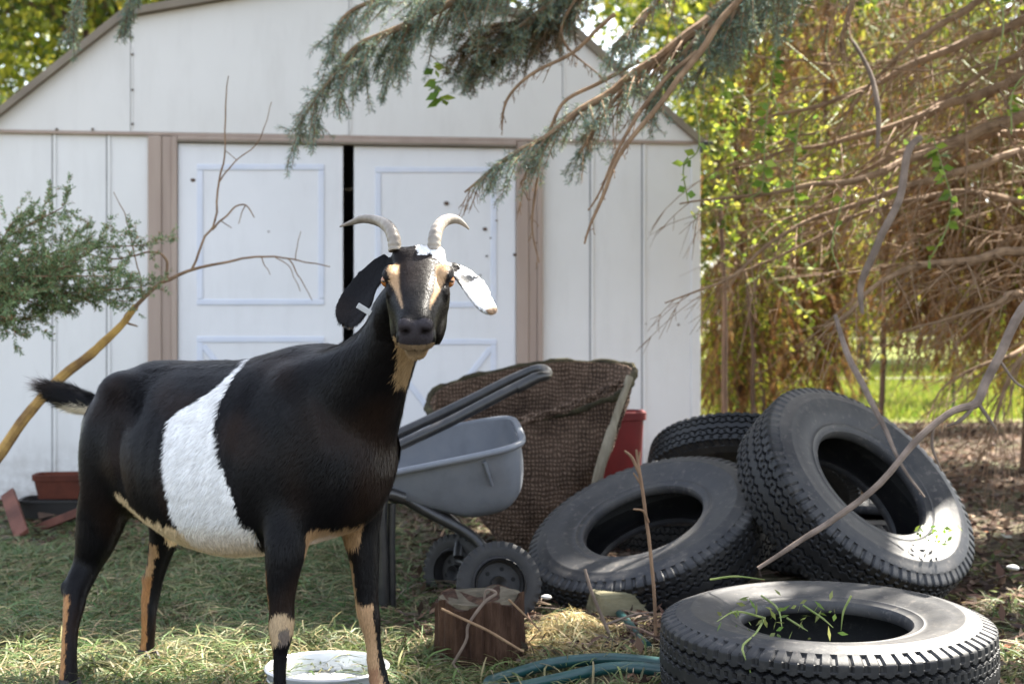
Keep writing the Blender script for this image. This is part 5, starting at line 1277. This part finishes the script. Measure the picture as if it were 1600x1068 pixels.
# ------------------------------------------------------------------ brown drooping conifers behind the tyres
DRY = [(.25, .095, .026), (.31, .15, .042), (.15, .062, .023), (.38, .23, .08), (.075, .04, .022), (.22, .14, .055)]
YGR = [(.22, .26, .03), (.34, .36, .045), (.42, .40, .06), (.12, .17, .03)]
def brown_tree(tx, ty, label, spans, nst, green=.16, trunk_r=.05, lean=0.0):
    t = empty("brown_conifer", (tx, ty, 0)); tag(t, label, "tree")
    q = MB(); q.tube([(tx + lean * z + .03 * math.sin(z * 2), ty, z) for z in np.linspace(-.05, 4.6, 18)], np.linspace(trunk_r, trunk_r * .5, 18), 9); q.build("trunk", M_BARK, t)
    sg = []; sgg = []; q = MB()
    for _ in range(nst):
        x0, x1, y0, y1, dY = spans[rng.integers(0, len(spans))]
        e = P(rng.uniform(x0, x1), rng.uniform(y0, y1), ty + rng.uniform(-dY, dY)); L_ = rng.uniform(.15, .55)
        sx = rng.normal(0, .14); sy = rng.normal(0, .14)
        pts = [Vector(p) for p in spline([e, e + Vector((sx * .4, sy * .4, -L_ * .45)), e + Vector((sx, sy, -L_))], 6)]
        if pts[-1].z < .02: continue
        q.tube(pts, np.linspace(.004, .001, 6), 4, caps=False)
        (sgg if rng.random() < green else sg).extend([(pts[i], pts[i + 1]) for i in range(5)])
    for _ in range(46):      # crossing dead limbs
        x0, x1, y0, y1, dY = spans[rng.integers(0, len(spans))]
        e = P(rng.uniform(x0, x1), rng.uniform(y0, y1), ty + rng.uniform(-dY, dY)); s_ = Vector((tx + lean * max(e.z, .3), ty, max(.2, e.z + rng.uniform(-.1, .5))))
        pts = [Vector(p) for p in spline([s_, s_.lerp(e, .5) + Vector(rng.normal(0, .06, 3)), e], 9)]; q.tube(pts, np.linspace(.012, .002, 9), 5, caps=False)
    q.build("branches", M_TWIG, t)
    parts = [needles(sg, 150, .050, .0048, DRY, 2.2)]
    if sgg: parts.append(needles(sgg, 130, .034, .017, YGR, .8))
    foliage("foliage", parts, M_DRYN, t)
brown_tree(1.36, 8.6, "slim conifer with brown drooping foliage just right of the shed corner", [(1100, 1240, -20, 560, .7), (1100, 1230, 400, 640, .5)], 640, .3, .03)
brown_tree(2.1, 9.4, "brown drooping conifer behind the tallest tyre", [(1180, 1420, -20, 470, .8), (1200, 1330, 300, 560, .4)], 820, .24, .022)
brown_tree(3.0, 8.2, "rusty brown conifer with hanging dead foliage at the right edge", [(1380, 1640, -20, 470, .8), (1400, 1640, 200, 480, .5)], 1050, .10, .07)
brown_tree(2.9, 11.2, "farther yellowish conifer with sparse hanging foliage before the lawn", [(1240, 1640, -20, 430, .9), (1480, 1640, 300, 560, .5)], 900, .5, .025)
# a leafy yellow green creeper scattered through the dead boughs
cr = empty("leafy_creeper", P(1500, 560, 8.9)); cr.location.z = 0; tag(cr, "yellow green leafy creeper scattered through the dead boughs at the top right", "creeper")
sg = []; q = MB()
for _ in range(170):
    x0, x1, y0, y1 = ((1330, 1640, -30, 180), (1290, 1640, -30, 300), (1110, 1270, 120, 400), (1100, 1400, -30, 240), (1290, 1640, -30, 220))[rng.integers(0, 5)]
    e = P(rng.uniform(x0, x1), rng.uniform(y0, y1), rng.uniform(6.2, 9.4)); pts = [Vector(p) for p in spline([e, e + Vector((rng.normal(0, .1), rng.normal(0, .1), -.15)), e + Vector((rng.normal(0, .15), rng.normal(0, .15), -rng.uniform(.25, .5)))], 7)]
    q.tube(pts, [.003] * 7, 4, caps=False); sg += [(pts[i], pts[i + 1]) for i in range(6)]
q.build("stem", M_STEMG, cr)
foliage("leaves", [needles(sg, 85, .040, .025, [(.18, .23, .025), (.27, .30, .04), (.34, .33, .055), (.09, .14, .025)], .3)], M_LEAF, cr)
# climbing vines with thin green tendrils
vn = empty("climbing_vine", P(1290, 600, 5.0)); vn.location.z = 0; tag(vn, "thin green vine tendrils hanging from the dead limbs at the right", "vine")
q = MB(); vs_ = []
for pts in ([(1212, -20, 5.2), (1215, 60, 5.2), (1196, 200, 5.2), (1192, 290, 5.2), (1170, 310, 5.2)], [(1085, 150, 5.0), (1092, 230, 5.0), (1068, 260, 5.0), (1075, 315, 5.0)], [(1458, 215, 5.1), (1475, 270, 5.1), (1487, 315, 5.1), (1478, 360, 5.1), (1450, 410, 5.1)], [(1560, -20, 4.9), (1568, 40, 4.9), (1555, 110, 4.9)], [(1150, -20, 5.3), (1140, 90, 5.3), (1128, 150, 5.3)], [(1690 / 1, 60, 5), (1590, 130, 5.0), (1580, 210, 5)], [(1250, 180, 5.2), (1240, 260, 5.2), (1246, 340, 5.2)], [(1320, 300, 5.2), (1300, 380, 5.2), (1310, 420, 5.2)]):
    s = [P(*p) for p in spline(pts, 16)]; q.tube(s, .0028, 5); vs_ += [(s[i], s[i + 1]) for i in range(15)]
q.build("stem", M_STEMG, vn)
for pts in ([(676, 100, 5.0), (682, 125, 5.0), (690, 160, 5.0)],):
    s = [P(*p) for p in spline(pts, 8)]; vs_ += [(s[i], s[i + 1]) for i in range(7)] * 3
for _ in range(60):
    c_ = P(rng.uniform(1330, 1600), rng.uniform(-20, 200), rng.uniform(6.5, 8)); vs_.append((c_, c_ + Vector((rng.normal(0, .05), 0, -.18))))
foliage("leaves", [needles(vs_, 60, .05, .032, [(.20, .30, .04), (.30, .38, .06), (.12, .20, .03)], .3)], M_LEAF, vn)

# ------------------------------------------------------------------ leafy trees in the background
def leafy(name, x, y, label, cat, zc, rad, n, pal, leaf=.10, th=.14, clumps=70, spread=.42, grp=None):
    t = empty(name, (x, y, 0)); tag(t, label, cat, grp)
    q = MB(); q.tube([(x + .1 * math.sin(z), y, z) for z in np.linspace(-.1, zc, 12)], np.linspace(th, th * .4, 12), 9)
    cc = rng.normal(0, 1, (clumps, 3)); cc = unit(cc) * (rng.random((clumps, 1)) ** .45) * np.array(rad) * .85 + [x, y, zc]
    for c in cc[:16]: q.tube([Vector(p) for p in spline([(x, y, zc - rad[2] * .5), (Vector(c) + Vector((x, y, zc))) * .5, tuple(c)], 8)], np.linspace(th * .35, .012, 8), 6, caps=False)
    q.build("trunk", M_BARK, t)
    k = rng.integers(0, clumps, n); c = cc[k] + rng.normal(0, spread, (n, 3)) * np.array([1, 1, .75]); c = c[c[:, 2] > .25]; n = len(c)
    d = unit(rng.normal(0, 1, (n, 3)) + [0, 0, -.4]); w = unit(np.cross(d, rng.normal(0, 1, (n, 3)))); tone = rng.uniform(.65, 1.25, clumps)[k[:n]]
    cols = np.clip(pick(pal, n, .25) * tone[:, None], 0, .9)
    m_ = sunhole(c)
    foliage("crown", [rhombs(c[m_], d[m_], w[m_], leaf * rng.uniform(.6, 1.3, m_.sum()), leaf * .62 * rng.uniform(.6, 1.2, m_.sum()), cols[m_])], M_LEAF, t)
YL = [(.13, .15, .015), (.19, .20, .02), (.08, .11, .014), (.26, .24, .03), (.05, .075, .012)]
DG = [(.06, .09, .02), (.09, .125, .025), (.045, .065, .018), (.14, .17, .03), (.20, .20, .04)]
leafy("leafy_tree", -4.3, 14.5, "yellow green leafy tree rising behind the left slope of the shed roof", "tree", 4.4, (2.6, 1.6, 2.0), 11000, YL, .12, clumps=60, spread=.36)
leafy("leafy_tree", -8.2, 21.0, "darker leafy tree behind the yellow green one at the top left", "tree", 5.0, (4.2, 2.0, 3.4), 12000, DG, .17, clumps=60, spread=.5)
leafy("leafy_tree", 0.5, 17.0, "leafy tree showing in slivers above the shed ridge behind the spruce bough", "tree", 6.2, (3.2, 1.8, 2.6), 9000, YL, .13, clumps=50, spread=.4)
leafy("leafy_tree", 5.2, 24.0, "broad leafy tree beyond the lawn right of the shed corner", "tree", 5.2, (4.0, 2.0, 3.6), 15000, YL + DG, .17, clumps=80, spread=.5)
leafy("leafy_tree", 3.3, 19.5, "small yellow leafy tree seen just past the right corner of the shed", "tree", 3.0, (1.7, 1.2, 2.0), 9000, YL, .12, .07, clumps=50, spread=.34)
leafy("leafy_tree", 11.0, 27.0, "tall leafy tree beyond the lawn behind the wire fence", "tree", 5.6, (4.2, 2.4, 4.0), 15000, DG + YL, .17, clumps=70, spread=.55)
leafy("leafy_tree", 6.8, 30.0, "big dark tree closing the view beyond the lawn on the right", "tree", 6.0, (6.0, 2.0, 5.0), 20000, DG, .24, .2, clumps=110, spread=.6)
leafy("bush", 3.6, 14.6, "dark green bush at the near edge of the lawn right of the shed", "bush", 1.25, (.75, .5, .55), 2600, DG, .09, .05, 24, .17)
leafy("bush", 7.6, 31.0, "low dark bushes closing off the far side of the lawn", "bush", 1.6, (6.5, 1.4, 1.2), 9000, DG, .17, .08, 50, .5)
leafy("bush", 4.6, 13.9, "green bush hanging over the wire fence below the brown foliage", "bush", 1.55, (.6, .4, .4), 1500, DG, .08, .04, 18, .14)
# wire fence along the lawn
fn = empty("wire_fence", (4.3, 12.5, 0)); tag(fn, "wire fence with thin dark green posts between the litter and the lawn", "fence")
for x in (1.9, 3.88, 6.0):
    q = MB(); q.tube([(x, 12.5, -.05), (x + .01, 12.5, 1.06)], .014, 8); q.build("post", M_POST, fn)
for z in (.35, .7, 1.04):
    q = MB(); q.tube([(x, 12.5, z - .012 * math.sin((x - 1.9) * 1.5)) for x in np.linspace(1.9, 6.0, 30)], .0035, 5); q.build("wire", M_WIRE, fn)
# thin bare trunks between the tyres and the lawn
for px, y0, y1, Y, r_, lb in ((1132, 250, 655, 7.6, 6, "thin dark bare trunk nearest the shed corner"), (1176, 420, 655, 7.9, 4.5, "slim leaning grey trunk second from the shed corner"), (1192, 560, 660, 8.1, 4, "short slim trunk behind the rearmost tyre")):
    b0 = P(px, 700, Y); q = MB(); tp = P(px - 12, y0, Y)
    q.tube([Vector(p) for p in spline([(b0.x + .03, b0.y, -.03), (b0.x, b0.y, .4), (P(px, (y0 + 655) / 2, Y).x, Y, .85 - ((y0 + 655) / 2 - 500) / F * Y), tuple(tp)], 20)], np.linspace(r_ * Y / F, r_ * .5 * Y / F, 20), 8)
    o = q.build("sapling", M_BARK, None); tag(o, lb, "sapling")
